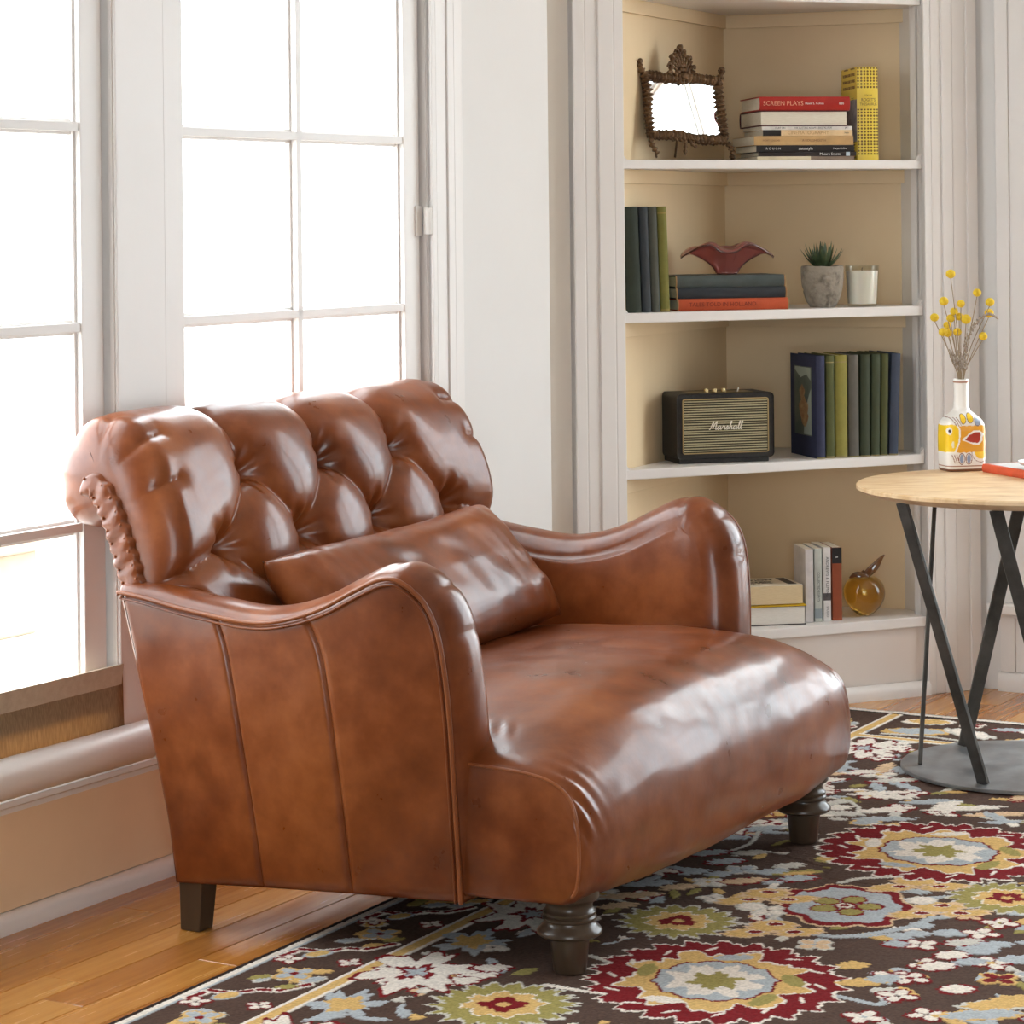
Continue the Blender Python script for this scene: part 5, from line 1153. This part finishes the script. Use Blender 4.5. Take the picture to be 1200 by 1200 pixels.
# amber glass apple
ac = bkp(1013, -.085, Z4); amb = bpy.data.materials.new('amber_glass'); amb.use_nodes = True; b_ = amb.node_tree.nodes['Principled BSDF']; b_.inputs['Base Color'].default_value = (.80, .52, .10, 1); b_.inputs['Roughness'].default_value = .04; b_.inputs['Transmission Weight'].default_value = .97; b_.inputs['IOR'].default_value = 1.35; b_.inputs['Coat Weight'].default_value = .5
ap = empty('glass_apple', ac); tag(ap, 'amber glass apple with brown glass leaf and stem on the bottom shelf', 'ornament')
pr = []
for a_ in np.linspace(-90, 88, 46):
    q = R_(a_); r_ = .055*math.cos(q)*(1+.10*math.sin(q)); z_ = .056+.054*math.sin(q)
    if a_ > 50: z_ -= .012*((a_-50)/38)**2
    pr.append((max(r_, .0012), z_))
g = []
for i, (r_, z_) in enumerate(pr):
    g.append([ac+np.array([r_*(1+.035*math.cos(5*q)*max(0, (.06-z_)/.06))*math.cos(q), r_*(1+.035*math.cos(5*q)*max(0, (.06-z_)/.06))*math.sin(q), max(.0008, z_-.004*(math.cos(5*q)*.5+.5)*max(0, (.03-z_)/.03))]) for q in np.linspace(0, 2*math.pi, 64, endpoint=False)])
mb = MB().grid(g, cv=True); mb.f.append(tuple(range(64))[::-1]); mb.f.append(tuple(45*64+j for j in range(64))); obj('apple_body', mb, amb, ap, smooth=True)
brg = bpy.data.materials.new('brown_glass'); brg.use_nodes = True; b_ = brg.node_tree.nodes['Principled BSDF']; b_.inputs['Base Color'].default_value = (.20, .085, .03, 1); b_.inputs['Roughness'].default_value = .08; b_.inputs['Transmission Weight'].default_value = .35; b_.inputs['Coat Weight'].default_value = .5
def gleaf(pts, wd, nm):
    S_ = spline(pts, 20); g = []
    for i, p in enumerate(S_):
        u = i/19; w_ = wd*math.sin(math.pi*min(1, u*.92+.06))**.8*(1-.5*u)+.0008; t_ = S_[min(i+1, 19)]-S_[max(i-1, 0)]; t_ /= np.linalg.norm(t_); sd_ = np.cross(t_, [0, -1, .25]); sd_ /= np.linalg.norm(sd_); nn = np.cross(sd_, t_)
        g.append([p+sd_*w_*math.cos(q)+nn*w_*.28*math.sin(q) for q in np.linspace(0, 2*math.pi, 12, endpoint=False)])
    mb = MB().grid(g, cv=True); mb.f.append(tuple(range(12))); mb.f.append(tuple(19*12+j for j in range(12))); obj(nm, mb, brg, ap, smooth=True)
tp_ = ac+UP*.098
gleaf([tp_+np.array([-.004, 0, 0]), tp_+np.array([.012, -.006, .016]), tp_+np.array([.030, -.008, .034]), tp_+np.array([.044, -.006, .052]), tp_+np.array([.054, -.004, .062])], .013, 'glass_leaf')
gleaf([tp_+np.array([.010, -.01, .004]), tp_+np.array([-.006, -.012, .008]), tp_+np.array([-.024, -.010, .010]), tp_+np.array([-.040, -.008, .002])], .011, 'glass_leaf')
obj('glass_stem', MB().tube(spline([tp_-UP*.01, tp_+UP*.012, tp_+np.array([-.004, 0, .02])], 8), .004, 8), brg, ap, smooth=True)
# ============================================================ ROLLER SHADE AT THE LEFT WINDOW
rs = empty('roller_shade', WF(-.45, .05, .24)); tag(rs, 'pale bottom-up roller shade with translucent tan cloth on the left window sill', 'roller shade')
tubem = mat('shade_tube', (.80, .77, .74), .38)
rc = (.062, .287)
obj('roller_tube', MB().tube([WF(-1.02, *rc), WF(.108, *rc), WF(.112, *rc)], [.036, .036, .033], 40), tubem, rs, auto=50)
obj('end_bracket', MB().box(WF, .1105, .116, .0, .09, .25, .30), white, rs, bevel=.002)
fm = bpy.data.materials.new('shade_cloth'); fm.use_nodes = True; t = fm.node_tree; b_ = t.nodes['Principled BSDF']; b_.inputs['Base Color'].default_value = (.42, .30, .18, 1); b_.inputs['Roughness'].default_value = .9
tl_ = t.nodes.new('ShaderNodeBsdfTranslucent'); mx = t.nodes.new('ShaderNodeMixShader'); mx.inputs[0].default_value = .45; wv = t.nodes.new('ShaderNodeTexNoise'); co = t.nodes.new('ShaderNodeTexCoord'); mpp = t.nodes.new('ShaderNodeMapping'); mpp.inputs['Scale'].default_value = (120, 120, 9)
rp_ = t.nodes.new('ShaderNodeValToRGB'); rp_.color_ramp.elements[0].color = (.30, .17, .07, 1); rp_.color_ramp.elements[1].color = (.62, .42, .22, 1); rp_.color_ramp.elements[0].position = .35; rp_.color_ramp.elements[1].position = .65
t.links.new(co.outputs['Object'], mpp.inputs[0]); t.links.new(mpp.outputs[0], wv.inputs['Vector']); t.links.new(wv.outputs['Fac'], rp_.inputs[0]); t.links.new(rp_.outputs[0], tl_.inputs['Color']); t.links.new(b_.outputs[0], mx.inputs[1]); t.links.new(tl_.outputs[0], mx.inputs[2]); t.links.new(mx.outputs[0], t.nodes['Material Output'].inputs['Surface'])
g = []
for a in np.linspace(-1.0, .088, 40):
    g.append([WF(a-(.010*math.sin(math.pi*u))*(a > .0)*(a/.088), .030+.012*math.sin(u*2.2)-.018*u, .255+(.425-.255)*u) for u in np.linspace(0, 1, 14)])
fo = obj('shade_fabric', MB().grid(g), fm, rs, smooth=True, recalc=False); s_ = fo.modifiers.new('cloth', 'SOLIDIFY'); s_.thickness = .0008
g = MB()
pr = [(.018, .352), (.0245, .385), (.029, .43), (.0265, .4305), (.020, .385), (.0155, .352)]
g.grid([[WF(a+(z-.35)*.08, n+.002, z) for n, z in pr] for a in (-1.0, .074)], cv=True); g.f += [tuple(range(6)), tuple(range(6, 12))[::-1]]
obj('hem_band', g, mat('hem_cloth', (.52, .42, .31), .85, c2=(.46, .36, .26), nscale=60, bump=.4, bscale=600, bdist=.001), rs)
